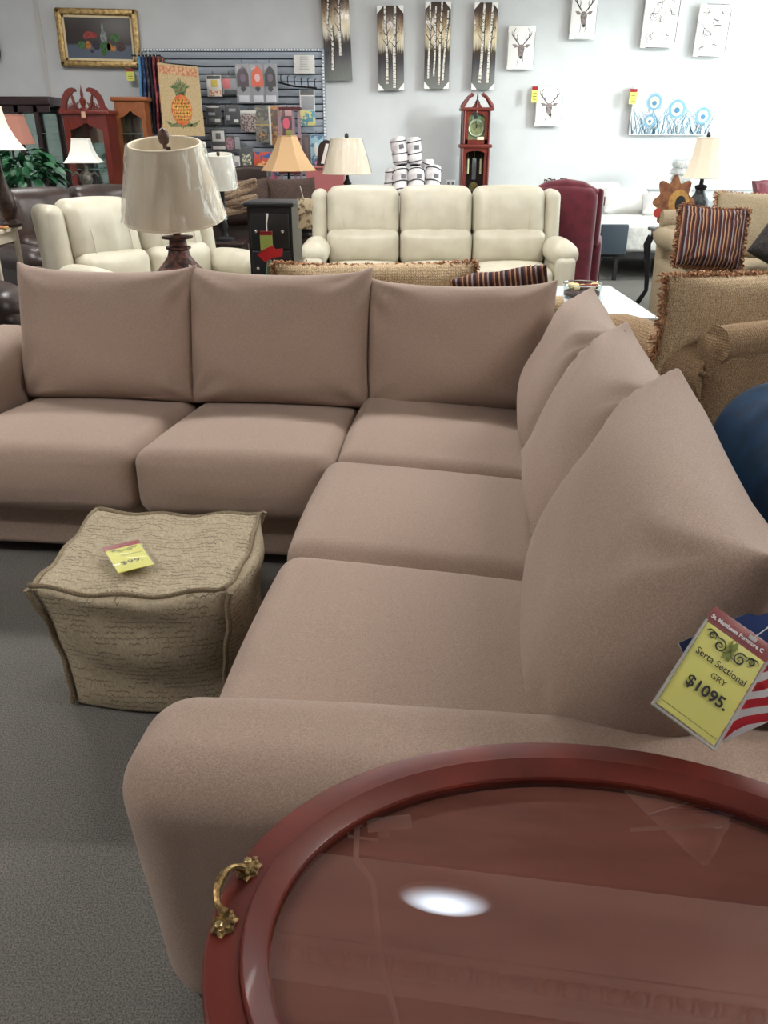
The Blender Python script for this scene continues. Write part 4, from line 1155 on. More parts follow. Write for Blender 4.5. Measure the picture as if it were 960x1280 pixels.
# blue velvet sofa at the right edge
blue = mat('blue_velvet', (6, 50, 84), .65, (4, 38, 66), 10, .4, .6, spec=.12, bump=.15, bscale=200)
bs = thing('velvet_sofa', 'deep blue velvet sofa with a pleated rolled arm at the right edge', 'sofa', (1.36, 1.85, 0), -6)
def blue_tap(p, q):
    z = p.z
    if q[2] > 0: z += .02 * math.sin(q[1] * 16) * math.exp(-((q[1] - .45) / .35) ** 2) * (1 - q[0] ** 2)
    return (p.x, p.y, z)
MB().rbox((-.16, 0, .44), (.42, 1.50, .76), .19, n=36, k=8, bulge=(.02, .02, .03), taper=blue_tap).build('rolled_arm', blue, bs)
MB().rbox((.55, .55, .42), (1.1, .34, .74), .12, n=4, k=4).build('back', blue, bs)
MB().rbox((.55, -.15, .34), (1.0, 1.1, .28), .09, n=4, k=4, bulge=(0, 0, .03)).build('seat_cushion', blue, bs)
for sx in (-.3, 1.0):
    for sy in (-.6, .6): MB().lathe([(.02, 0), (.03, .07)], 8, (sx, sy, 0)).build('foot', dark_foot, bs)
# white coffee table with glass bowl
wt_ = thing('coffee_table', 'white rectangular coffee table behind the tan tweed sofa', 'table', (1.42, 5.95, 0), 0)
MB().rbox((0, 0, .44), (.74, 1.25, .03), .012, n=2, k=3).build('table_top', mat('table_white', (192, 196, 202), .35), wt_)
MB().bb(-.33, .33, -.58, .58, .36, .425).build('apron', white_gloss, wt_, flat=True)
for sx in (-1, 1):
    for sy in (-1, 1): MB().rbox((sx * .32, sy * .57, .21), (.05, .05, .42), .01, n=1, k=1).build('leg', white_gloss, wt_)
p = atz(735, 372, .457)
gb = thing('glass_bowl', 'clear glass bowl of dried potpourri on the white coffee table', 'bowl', (p.x - .05, p.y, .457))
MB().lathe([(.12, 0), (.135, .01), (.138, .10), (.132, .10), (.128, .015), (.001, .012)], 32).build('bowl', clear, gb)
MB().tube([(.136 * math.cos(i * PI / 16), .136 * math.sin(i * PI / 16), .10) for i in range(32)], .005, 6, closed=True).build('rim', mat('chrome_rim', (200, 200, 200), .15, metal=1), gb)
MB().lathe([(.128, .02), (.128, .045), (.09, .06), (.001, .062)], 24).build('contents_bed', mat('dark_berries', (70, 36, 30), .8, (40, 22, 20), 60, .4, .6, bump=.8, bscale=60), gb)
pcols = [mat('potpourri_cream', (214, 190, 140), .8), mat('potpourri_rust', (120, 54, 40), .8), mat('potpourri_brown', (86, 52, 36), .8)]
rnd = random.Random(11)
for i in range(14):
    a = rnd.uniform(0, 6.28); r = rnd.uniform(0, .09); s = rnd.uniform(.02, .032)
    MB().rbox((r * math.cos(a), r * math.sin(a), .07 + rnd.uniform(0, .02)), (s * 2, s * 1.6, s * 1.4), s * .6, n=1, k=2).build('dried_flower', pcols[i % 3 if r * math.cos(a) > -.02 else 0], gb)
# cream end table and magazine at left edge
p = at(2, 285, 6.0)
et = side_table('end_table', 'cream topped end table at the left edge beside the brown sofas', (p.x - .2, 6.0, 0), .5, .45, p.z, mat('cream_top', (206, 196, 178), .5), leg=.022)
mg = tag(MB().rbox((0, 0, 0), (.2, .26, .012), .004, n=1, k=1).build('magazine', mat('magazine_cover', (200, 190, 120), .4, (150, 60, 40), 10, .45, .55), None), 'colourful magazine lying on the cream end table', 'magazine')
mg.location = (p.x - .06, 6.0, p.z + .008); mg.rotation_euler = (0, 0, R(25))
q = at(-8, 187, 6.05)
lamp('table_lamp', 'lamp with cream bell shade at the left edge', (q.x, 6.1, p.z),
     [(.08, 0), (.08, .02), (.04, .05), (.065, .12), (.05, .22), (.02, .30), (.012, .36)], bronze, [(.20, 0), (.145, .07), (.105, .15), (.08, .26)], q.z - p.z, shade_cream, seg=8, finial=False)
# green plant
leaf_m = mat('plant_leaf', (34, 92, 56), .45, (22, 66, 42), 8, .4, .6)
gp = thing('potted_plant', 'bushy green potted plant in front of the dark china cabinet', 'plant', (at(32, 240, 9.3).x, 9.3, 0)); gp.scale = (1.25, 1.25, 1.2)
MB().lathe([(.10, .55), (.14, .60), (.16, .8), (.15, .82), (.13, .8), (.001, .79)], 20).build('pot', mat('terracotta', (90, 50, 40), .6), gp)
MB().lathe([(.16, 0), (.16, .03), (.03, .06), (.03, .5), (.14, .54), (.14, .56)], 16).build('stand', mahogany, gp)
rnd = random.Random(5)
lf = MB()
lf.add([(0, 0, 0), (.03, .045, .012), (.026, .08, .006), (0, .125, -.02), (-.026, .08, .006), (-.03, .045, .012), (0, .05, 0), (0, .085, -.006)],
       [(0, 1, 6), (1, 2, 7, 6), (2, 3, 7), (0, 6, 5), (6, 7, 4, 5), (7, 3, 4)])
l0 = lf.build('leaf', leaf_m, gp, sharp=80)
def place_leaf(o):
    a = rnd.uniform(0, 2 * PI); e = rnd.uniform(-.5, 1.3); r = rnd.uniform(.10, .26)
    o.location = (r * math.cos(a) * math.cos(e) * 1.25, r * math.sin(a) * math.cos(e), 1.0 + r * math.sin(e) * .8)
    o.rotation_euler = (rnd.uniform(-1.0, .2), rnd.uniform(-.5, .5), a - PI / 2 + rnd.uniform(-.5, .5))
    s = rnd.uniform(.8, 1.35); o.scale = (s, s, s)
place_leaf(l0)
for i in range(170): place_leaf(inst(l0, gp))
for i in range(9):
    a = i * .7
    MB().tube([(0, 0, .8), (.06 * math.cos(a), .06 * math.sin(a), .95), (.2 * math.cos(a), .2 * math.sin(a), 1.02 + .1 * math.sin(i))], .006, 5).build('stem', leaf_m, gp)

# ================================================================== CABINETS AND CLOCK
mirror_back = mat('mirror_back', (176, 186, 184), 0.06, metal=.9)
def curio(name, label, loc, W, H, D, wood, door_top, arch=True, shelves=(.9, 1.35), rz=0, base_h=.35, stile=.07, knob_side=1):
    t = thing(name, label, 'cabinet', loc, rz)
    MB().bb(-W / 2, W / 2, -D, 0, 0, base_h).build('base', wood, t, flat=True)
    MB().bb(-W / 2 + .02, W / 2 - .02, -.02, -.005, base_h, H).build('mirror_panel', mirror_back, t, flat=True)
    for s in (-1, 1):
        MB().bb(s * W / 2 - (.025 if s > 0 else 0), s * W / 2 + (.025 if s < 0 else 0), -D, -.0, base_h, H).build('side_panel', wood, t, flat=True)
        x0, x1 = (W / 2 - stile, W / 2) if s > 0 else (-W / 2, -W / 2 + stile)
        MB().bb(x0, x1, -D - .012, -D + .015, base_h, H).build('stile', wood, t, flat=True)
    w = W / 2 - stile
    n = 16; pts = []
    for i in range(n + 1):
        f = -1 + 2 * i / n
        z = door_top + (.05 * math.cos(f * PI) * .5 - .02 if arch else 0) + (.02 if abs(f) < .2 and arch else 0)
        pts.append((w * f, z))
    MB().prism([(-w, H)] + pts + [(w, H)], -D - .010, -D + .012).build('door_header', wood, t, flat=True)
    MB().bb(-w, w, -D - .010, -D + .012, base_h, base_h + .08).build('door_rail', wood, t, flat=True)
    MB().bb(-w, w, -D - .002, -D + .002, base_h + .08, H - .02).build('door_pane', clear, t, flat=True)
    for z in shelves:
        MB().bb(-W / 2 + .03, W / 2 - .03, -D + .03, -.025, z, z + .008).build('glass_shelf', mat('shelf_glass', (170, 200, 190), .1, alpha=.45), t, flat=True)
    MB().rbox((0, -D / 2 - .005, H + .02), (W + .07, D + .06, .05), .012, n=1, k=2).build('cornice', wood, t)
    return t
# dark china cabinet
cx0, cx1 = at(-40, 125, 10.9).x, at(60, 125, 10.9).x
hc = at(50, 124, 10.9).z
cc = thing('china_cabinet', 'wide dark mahogany china cabinet with glass shelves at the left', 'cabinet', ((cx0 + cx1) / 2, 11.3, 0))
Wc = cx1 - cx0; Dc = .40
MB().bb(-Wc / 2, Wc / 2, -Dc, 0, 0, .62).build('base', mahogany, cc, flat=True)
MB().bb(-Wc / 2, Wc / 2, -.02, 0, .62, hc).build('mirror_panel', mirror_back, cc, flat=True)
MB().rbox((0, -Dc / 2, hc - .02), (Wc + .06, Dc + .06, .10), .02, n=1, k=2).build('cornice', mahogany, cc)
MB().bb(-Wc / 2, Wc / 2, -Dc - .01, -Dc + .02, hc - .14, hc - .06).build('frieze', mahogany, cc, flat=True)
for x in (-Wc / 2 + .03, Wc * .08, Wc / 2 - .17, Wc / 2 - .025):
    y = -Dc if x < Wc / 2 - .05 else -.03
    MB().bb(x - .025, x + .025, y - .01, y + .03, .62, hc - .06).build('post', mahogany, cc, flat=True)
for z in (1.0, 1.28, 1.55):
    MB().bb(-Wc / 2 + .03, Wc / 2 - .04, -Dc + .05, -.03, z, z + .008).build('glass_shelf', mat('shelf_glass', (170, 200, 190), .1, alpha=.45), cc, flat=True)
MB().bb(-Wc / 2 + .05, Wc / 2 - .18, -Dc + .004, -Dc + .008, .66, hc - .14).build('door_pane', clear, cc, flat=True)
MB().add([(Wc / 2 - .16, -Dc, .66), (Wc / 2 - .03, -.03, .66), (Wc / 2 - .03, -.03, hc - .1), (Wc / 2 - .16, -Dc, hc - .1)], [(0, 1, 2, 3)]).build('side_pane', clear, cc, flat=True)
# cherry curio with broken pediment
xm = at(112, 135, 10.95).x
Wq = at(142, 140, 10.75).x - at(84, 140, 10.75).x; Hq = at(112, 137, 10.75).z
cq = curio('curio_cabinet', 'cherry curio cabinet with a broken swan-neck pediment and mirrored back', (xm, 11.1, 0), Wq - .02, Hq - .05, .32, cherry, Hq - .17, shelves=(.85, 1.15, 1.42), rz=-3)
zt = Hq - .02; yq = -.32
for s in (-1, 1):
    O_ = [(.52, .0), (.52, .03), (.47, .06), (.45, .12), (.41, .17), (.35, .215), (.27, .245), (.19, .255), (.13, .24), (.12, .21)]
    I_ = [(.19, .205), (.225, .18), (.27, .165), (.31, .14), (.345, .10), (.37, .05), (.38, .0)]
    out = [(s * x * Wq, zt + z) for x, z in O_ + I_]
    MB().prism(out if s < 0 else out[::-1], yq - .025, yq + .025).build('swan_neck', cherry, cq, sharp=50)
    out = [(s * x * Wq, zt + z) for x, z in ((.225, .185), (.19, .14), (.17, .08), (.10, .03), (.06, .0), (.10, .0), (.19, .05), (.215, .10), (.24, .175))]
    MB().prism(out if s < 0 else out[::-1], yq - .02, yq + .02).build('inner_scroll', cherry, cq, sharp=50)
    fm2 = MB()
    for k in range(7):
        a = Vector((s * Wq * (.16 + .035 * k), zt + .01)); b = a + Vector((s * -.01 + .03, .10 - .009 * k))
        fm2.tube([(a.x, yq, a.y), (b.x, yq, b.y)], .006, 5)
        b = a + Vector((-.04, .09 - .008 * k)); fm2.tube([(a.x, yq + .004, a.y), (b.x, yq + .004, b.y)], .006, 5)
    fm2.build('fretwork', cherry, cq, kind='stuff')
MB().lathe([(.05, 0), (.05, .03), (.02, .05), (.035, .09), (.04, .12), (.015, .15), (.02, .19), (.008, .24), (.001, .29)], 14, (0, yq, zt)).build('finial', cherry, cq)
MB().rbox((0, yq - .03, zt - .03), (.05, .03, .09), .01, n=1, k=2).build('shell_keystone', mat('keystone_tan', (196, 160, 132), .5), cq)
# oak curio
x0, x1 = at(142, 124, 11.2).x, at(180, 124, 11.2).x
curio('curio_cabinet', 'slim oak curio cabinet beside the garden flags', ((x0 + x1) / 2, 11.5, 0), x1 - x0, at(160, 126, 11.2).z, .30, oak, at(160, 126, 11.2).z - .14, shelves=(.75, 1.2, 1.55), base_h=at(165, 212, 11.2).z - .08, stile=.055)
# grandfather clock
ck = thing('grandfather_clock', 'tall cherry longcase clock with swan-neck top and brass dial', 'clock', (at(592, 230, 11.6).x, 11.75, 0), 0)
cw, cd = .37, .22
zh = at(592, 182, 11.55).z; zp = at(592, 138, 11.55).z
MB().bb(-.21, .21, -cd - .02, 0, 0, .42).build('plinth', cherry, ck, flat=True)
MB().bb(-cw / 2, cw / 2, -.02, 0, .42, zp).build('back_board', mat('clock_interior', (34, 20, 18), .6), ck, flat=True)
for s in (-1, 1):
    for (z0_, z1_, w) in ((.42, zh - .03, cw), (zh + .02, zp, cw - .02)):
        x = s * (w / 2 - .012)
        MB().bb(x - .012, x + .012, -cd, 0, z0_, z1_).build('side_panel', cherry, ck, flat=True)
        MB().lathe([(.013, z0_), (.013, z1_)], 10, (s * (w / 2 - .015), -cd - .005, 0)).build('pillar', cherry, ck)
        MB().bb(s * (w / 2 - .05) - .018, s * (w / 2 - .05) + .018, -cd, -cd + .02, z0_, z1_).build('door_stile', cherry, ck, flat=True)
    pts = []; rr = []
    for i in range(15):
        f = i / 14
        x = s * (cw / 2 + .01 - f * .115) if f < .7 else s * (cw / 2 + .01 - .0805 - .035 * math.sin((f - .7) / .3 * PI * .7))
        z = zp + .03 + .165 * f ** .9
        pts.append((x, -cd + .03, z)); rr.append(.032 - .014 * f)
    pts.append((s * .052, -cd + .03, zp + .165)); rr.append(.02)
    MB().tube(pts, rr, 10).build('swan_neck', cherry, ck)
MB().rbox((0, -cd / 2, zh - .005), (cw + .05, cd + .06, .045), .012, n=1, k=2).build('waist_moulding', cherry, ck)
MB().rbox((0, -cd / 2, zp + .015), (cw + .06, cd + .06, .04), .012, n=1, k=2).build('hood_moulding', cherry, ck)
def arch_plate(w, z0_, z1_, rise, y0, y1):
    pts = [(-w, z1_), (-w, z0_)]
    for i in range(13):
        a = PI - PI * i / 12
        pts.append((w * .78 * math.cos(a), z0_ + rise * math.sin(a)))
    pts += [(w, z0_), (w, z1_)]
    return MB().prism(pts[::-1], y0, y1)
arch_plate(cw / 2 - .03, zp - .13, zp + .0, .10, -cd - .002, -cd + .02).build('hood_arch', cherry, ck, flat=True)
arch_plate(cw / 2 - .03, zh - .10, zh - .02, .04, -cd - .002, -cd + .02).build('door_arch', cherry, ck, flat=True)
MB().bb(-cw / 2 + .03, cw / 2 - .03, -cd, -cd + .02, zh + .02, zh + .07).build('hood_rail', cherry, ck, flat=True)
dial = mat('brass_dial', (190, 184, 140), .35, (150, 146, 110), 30, .4, .6, metal=.4)
MB().bb(-.12, .12, -cd + .05, -cd + .06, zh + .07, zp - .03).build('dial_plate', dial, ck, flat=True)
zd = (zh + zp) / 2 + .0
MB().tube([(.095 * math.cos(i * PI / 14), -cd + .045, zd + .095 * math.sin(i * PI / 14)) for i in range(28)], .012, 6, closed=True).build('chapter_ring', mat('silver_ring', (206, 206, 190), .3, metal=.5), ck)
MB().ell(0, zp - .09, .06, .05, -cd + .046, 20, t=.006).build('moon_disc', mat('moon_green', (150, 176, 140), .4), ck)
for a, l in ((70, .06), (95, .085)):
    MB().tube([(0, -cd + .03, zd), (l * math.cos(R(a)), -cd + .03, zd + l * math.sin(R(a)))], .005, 5).build('clock_hand', black_gloss, ck)
MB().rbox((.055, -cd - .012, zh + .085), (.085, .004, .035), .001, n=1, k=1).build('price_label', mat('label_cream', (236, 222, 186), .6), ck)
MB().bb(-cw / 2 + .05, cw / 2 - .05, -cd + .004, -cd + .008, .46, zh - .05).build('waist_pane', clear, ck, flat=True)
MB().bb(-.13, .13, -cd + .004, -cd + .008, zh + .07, zp - .03).build('hood_pane', clear, ck, flat=True)
MB().tube([(0, -.12, zh - .06), (0, -.12, zh - .42)], .004, 6).build('pendulum_rod', brass, ck)
MB().rbox((0, -.12, zh - .28), (.055, .01, .26), .004, n=1, k=1).build('pendulum_lyre', mat('steel_grey', (120, 120, 124), .3, metal=.6), ck)
MB().lathe([(.001, 0), (.06, .006), (.001, .012)], 20, T=Matrix.Translation((0, -.12, zh - .50)) @ Matrix.Rotation(R(90), 4, 'X')).build('pendulum_bob', brass, ck)
for x in (-.085, .085):
    MB().tube([(x, -.13, zh - .04), (x, -.13, zh - .16)], .003, 5).build('weight_chain', brass, ck)
    MB().lathe([(.016, 0), (.016, .18)], 12, (x, -.13, zh - .34)).build('weight', mat('bright_weight', (222, 204, 170), .3, metal=.3), ck)
MB().lathe([(.03, 0), (.012, .03), (.02, .06), (.024, .075), (.008, .1), (.012, .12), (.003, .18), (.001, .22)], 12, (0, -cd + .03, zp + .03)).build('finial', black_gloss, ck)
MB().prism([(-.07, zp + .03), (.07, zp + .03), (.03, zp + .08), (.035, zp + .1), (-.035, zp + .1), (-.03, zp + .08)], -cd + .02, -cd + .05).build('finial_block', cherry, ck)
MB().tube([(0, -cd - .02, zp + .14), (.0, -cd - .025, zp - .0), (-.01, -cd - .025, zp - .03)], .003, 5).build('key_string', white_gloss, ck)
MB().rbox((-.02, -cd - .025, zp - .06), (.05, .02, .08), .008, n=1, k=2, T=Matrix.Rotation(R(0), 4, 'Y')).build('tassel', black_matte, ck)

# ================================================================== BEDDING
mattress_m = mat('quilted_mattress', (204, 204, 200), .8, (190, 190, 186), 14, .4, .6, bump=.6, bscale=24, bdist=.012)
white_linen = mat('white_linen', (212, 212, 210), .85, bump=.3, bscale=60, bdist=.004)
BX0, BX1 = at(750, 300, 9.7).x, at(985, 300, 9.7).x
bed = thing('bed', 'white quilted bed on a black metal frame by the back wall', 'bed', ((BX0 + BX1) / 2, 9.7, 0))
bw = (BX1 - BX0) / 2
MB().rbox((0, 1.0, .47), (bw * 2, 2.0, .30), .05, n=4, k=3, bulge=(0, 0, .02)).build('mattress', mattress_m, bed)
MB().bb(-bw, bw, .02, .06, .26, .31).build('frame_rail', black_matte, bed, flat=True)
for s in (-1, 1): MB().bb(s * bw - .02, s * bw + .02, .02, 2.0, .26, .31).build('frame_rail', black_matte, bed, flat=True)
for x in (-bw + .02, -bw + .22, .1, bw - .1):
    for y in (.04, 1.9): MB().bb(x - .02, x + .02, y - .02, y + .02, 0, .27).build('frame_leg', black_matte, bed, flat=True)
xa, xb = at(752, 300, 9.6).x - bed.location.x, at(786, 300, 9.6).x - bed.location.x
MB().rbox(((xa + xb) / 2, -.03, .46), (xb - xa, .05, .33), .012, n=1, k=2).build('corner_sample_panel', mat('slate_panel', (52, 64, 76), .6), bed)
def soft_pillow(label, loc, rz, lean, w, h, t, seed, mt=white_linen, roll=0, grp=None, bl=0):
    o = pillow_mesh(w, h, t, n=16, seed=seed, pull=.05, ear=.0).build('bed_pillow', mt, None, sharp=70)
    o.matrix_world = TM(loc[0], loc[1], loc[2], rz, lean, roll)
    return tag(o, label, 'pillow', grp)
zb = .66
c = at(788, 266, 11.0); soft_pillow('plump white bed pillow left of the sunflower', (c.x - .05, 10.9, zb), 0, 60, .62, .48, .22, 61)
c = at(826, 268, 10.7); soft_pillow('white bed pillow partly behind the sunflower', (c.x + .05, 10.6, zb), -12, 64, .6, .44, .2, 62)
c = at(760, 250, 11.5); soft_pillow('white pillow just right of the burgundy chair', (c.x, 11.45, .70), 10, 50, .5, .4, .18, 63)
ms = thing('mattress_stack', 'stack of white mattresses along the back wall behind the cream sofa', 'mattress stack', (.92, 11.0, 0))
for k in range(3):
    MB().rbox((0, 0, .15 + k * .28), (2.6, .78, .27), .05, n=4, k=3).build('mattress', mattress_m, ms)
ms2 = thing('mattress_stack', 'stack of white mattresses along the back wall at the far right', 'mattress stack', (5.4, 11.35, 0))
for k in range(3):
    MB().rbox((0, 0, .15 + k * .26), (1.2, 1.05, .25), .05, n=4, k=3).build('mattress', mattress_m, ms2)
zeb = mat('zebra_print', (236, 236, 234), .8, (22, 22, 24), 18, .49, .51, stretch=(.5, 1, 2), detail=1)
c = at(692, 245, 11.1); zp_ = pillow_mesh(.36, .26, .14, n=14, seed=64).build('zebra_pillow', zeb, None, sharp=70)
zp_.matrix_world = TM(c.x + .05, 11.15, .865, -10, 55); tag(zp_, 'small black and white zebra print pillow beside the burgundy chair', 'pillow')
# rolled white bedding tied with dark cords
roll_m = mat('bedding_white', (232, 230, 230), .8, (206, 200, 202), 10, .4, .6, bump=.4, bscale=30, bdist=.006)
def bed_roll(label, x, z, y, r, ln, tilt, pitch, seed):
    t = thing('bedding_roll', label, 'bedding roll', (x, y, z), 0, 'rolled white bedding by the wall')
    T_ = Matrix.Rotation(R(tilt), 4, 'Y') @ Matrix.Rotation(R(pitch), 4, 'X')
    rnd = random.Random(seed)
    prof = [(r * .8, 0), (r, .02), (r * 1.04, ln * .3), (r * .97, ln * .42), (r * 1.05, ln * .6), (r, ln - .02), (r * .75, ln)]
    MB().lathe(prof, 20, T=T_).build('roll', roll_m, t)
    sp_ = [(r * .75 * (1 - i / 30) * math.cos(i * .6), r * .75 * (1 - i / 30) * math.sin(i * .6), -.004) for i in range(28)]
    MB().tube([T_ @ Vector(p_) for p_ in sp_], .008, 5).build('coil_edge', mat('coil_dark', (40, 40, 44), .8), t)
    for f in (.12, .42, .86):
        rr = r * 1.05
        MB().tube([T_ @ Vector((rr * math.cos(i * PI / 10), rr * math.sin(i * PI / 10), ln * f + .02 * math.sin(i * PI / 10 + seed))) for i in range(20)], .006, 5, closed=True).build('tie_cord', black_matte, t)
    lab = MB().rbox((r * .35, -r * 1.03, ln * .6), (.06, .008, .05), .002, n=1, k=1, T=T_).build('label_patch', mat('patch_grey', (110, 108, 112), .7), t)
    return t
zb = .862
P_ = lambda x, y: at(x, y, 11.0)
bed_roll('white bedding roll, upright lower left one behind its neighbour', P_(488, 232).x, zb, 11.2, .085, .30, 6, -8, 1)
bed_roll('white bedding roll in the lower row, second from the left', P_(500, 232).x, zb, 10.95, .095, .32, 2, -18, 2)
bed_roll('white bedding roll in the lower row, showing its dark coiled end', P_(520, 232).x, zb, 10.92, .10, .32, 0, -20, 3)
bed_roll('white bedding roll, rightmost of the lower row', P_(541, 232).x, zb, 10.98, .09, .34, 2, -14, 4)
bed_roll('white bedding roll peeking out behind the lower right one', P_(536, 232).x, zb, 11.25, .07, .40, 0, 0, 5)
bed_roll('white bedding roll on top, left and leaning outwards', P_(502, 200).x, at(0, 206, 11.0).z, 11.1, .095, .32, -10, -10, 6)
bed_roll('white bedding roll on top, right one', P_(519, 200).x, at(0, 206, 11.0).z, 11.1, .085, .31, -3, -10, 7)
# wrapped towel bundle beside right lamp
tb_ = thing('wrapped_bundle', 'stack of white bundles wrapped in clear plastic by the back wall', 'bundle', (at(850, 238, 11.4).x, 11.4, .635))
for k in range(7):
    MB().rbox((.01 * math.sin(k * 2), 0, .05 + k * .085), (.24 - .02 * (k == 6), .22, .085), .035, n=2, k=3, bulge=(.01, .01, 0)).build('bundle', white_linen, tb_)
MB().rbox((0, 0, .31), (.26, .25, .62), .03, n=3, k=2).build('plastic_cover', plastic_wrap, tb_)
c = at(958, 246, 11.0)
mp_ = pillow_mesh(.34, .26, .14, n=12, seed=65).build('maroon_pillow', burg, None, sharp=70); mp_.matrix_world = TM(c.x + .1, 11.2, .80, 0, 40)
tag(mp_, 'maroon pillow on the white mattresses at the far right', 'pillow')

# ================================================================== WALL ART
grey_ink = mat('sepia_ink', (104, 92, 92), .7); dark_ink = mat('charcoal_ink', (66, 58, 60), .7); soft_ink = mat('pale_ink', (176, 168, 168), .7)
canvas_white = mat('canvas_white', (238, 236, 232), .7)
def canvas(name, label, x0, y0, x1, y1, mt, depth=.035, Y=11.96, cat='picture', group=None, tilt=0):
    "stretched canvas hung on the back wall; returns thing, width, height, front y"
    a = at(x0, y1, Y - depth); b = at(x1, y0, Y - depth)
    W, H = b.x - a.x, b.z - a.z
    t = thing(name, label, cat, ((a.x + b.x) / 2, Y + .03, a.z), 0, group)
    t.rotation_euler = (0, R(tilt), 0)
    MB().rbox((0, -depth / 2 - .03, H / 2), (W, depth, H), .004, n=1, k=1).build('canvas', mt, t)
    return t, W, H, -depth - .031
bark = mat('birch_bark', (226, 222, 212), .6, (120, 112, 104), 40, .55, .62, stretch=(.6, .6, 2.2))
twig = mat('dark_twig', (56, 42, 36), .6)
def birch(label, x0, y0, x1, y1, trunks, warm, seed, tilt=0, clips=True):
    a = at(x0, y1, 11.92); b = at(x1, y0, 11.92); Hh = b.z - a.z
    stops = [(0.0, (128, 132, 128)), (.18, (112, 112, 112)), (.34, (74, 72, 76)), (.46, (70, 62, 58)), (.52, (190, 180, 160)), (.62, (214, 200, 172)), (.76, (150, 128, 104)), (.9, (78, 62, 54)), (1.0, (66, 54, 48))]
    if warm: stops = [(p_, c_) if not .45 < p_ < .8 else (p_, (min(255, c_[0] + 4), c_[1], max(0, c_[2] - 10))) for p_, c_ in stops]
    mt = ramp_mat('birch_print_%d' % seed, stops, 'Z', -Hh / 2, Hh / 2, rough=.18, streak=.22, sscale=(60, 60, 5))
    t, W, H, yf = canvas('birch_canvas', label, x0, y0, x1, y1, mt, group='birch canvases', tilt=tilt)
    t.children[0].data.transform(Matrix.Translation((0, 0, -H / 2))); t.children[0].location = (0, 0, H / 2)
    rnd = random.Random(seed)
    m = MB(); tw = MB()
    for (fx, lean, zb_, zt_, w) in trunks:
        pts = [((fx + lean * f + .012 * math.sin(f * 7 + fx * 9)) * W, (zb_ + (zt_ - zb_) * f) * H) for f in [i / 8 for i in range(9)]]
        m.ribbon(pts, [w * W * (1.25 - .5 * i / 8) for i in range(9)], yf - .0005)
        tw.ribbon([(p_[0] + w * W * .45, p_[1]) for p_ in pts], w * W * .28, yf - .0009)
        for k in range(7):
            f = rnd.uniform(.45, .95); i = int(f * 8); p_ = pts[i]; s = rnd.choice((-1, 1))
            q = [p_, (p_[0] + s * .09 * W, p_[1] + .05 * H), (p_[0] + s * .2 * W, p_[1] + rnd.uniform(.06, .12) * H)]
            q = [(max(-W / 2, min(W / 2, x)), min(H * .995, z)) for x, z in q]
            tw.ribbon(q, [.035 * W, .022 * W, .008 * W], yf - .0007)
    for k in range(120):
        x = rnd.uniform(-.46, .46) * W; z = rnd.uniform(.66, .97) * H
        tw.ribbon([(x, z), (x + rnd.uniform(-.05, .05) * W, z + rnd.uniform(-.012, .012) * H)], rnd.uniform(.008, .02) * W, yf - .0006)
    m.build('trunk_print', bark, t, flat=True, kind='stuff'); tw.build('twig_print', twig, t, flat=True, kind='stuff')
    if clips:
        c_ = .24 * W
        for sx in (-1, 1):
            for top in (0, 1):
                z0_, z1_ = (H, H - c_ * 1.1) if top else (0, c_ * 1.1)
                pts = [(sx * W / 2, z0_), (sx * (W / 2 - c_), z0_), (sx * W / 2, z1_)]
                MB().prism(pts, yf - .004, yf + .036).build('corner_protector', canvas_white, t, flat=True)
birch('birch grove canvas, tilted leftmost of four above the slat wall corner', 407, -14, 439, 101, [(-.18, .02, .12, .62, .10), (.10, .04, .28, 1, .09), (-.30, .06, .6, 1, .07)], False, 1, tilt=-2, clips=False)
birch('birch grove canvas with two trunks, second from the left', 473, 7, 506, 113, [(-.12, -.08, .08, 1, .10), (.14, .03, .03, 1, .13)], False, 2, tilt=-1)
birch('birch grove canvas with four slim trunks, third from the left', 530, 2, 564, 111, [(-.32, .02, .12, 1, .08), (-.1, .02, .15, .95, .08), (.1, .04, .05, 1, .09), (.26, .14, .1, .9, .08)], True, 3)
birch('birch grove canvas, rightmost of four directly above the tall clock', 589, 3, 623, 112, [(-.12, .06, .08, 1, .13), (.2, .08, .08, 1, .12)], True, 4)
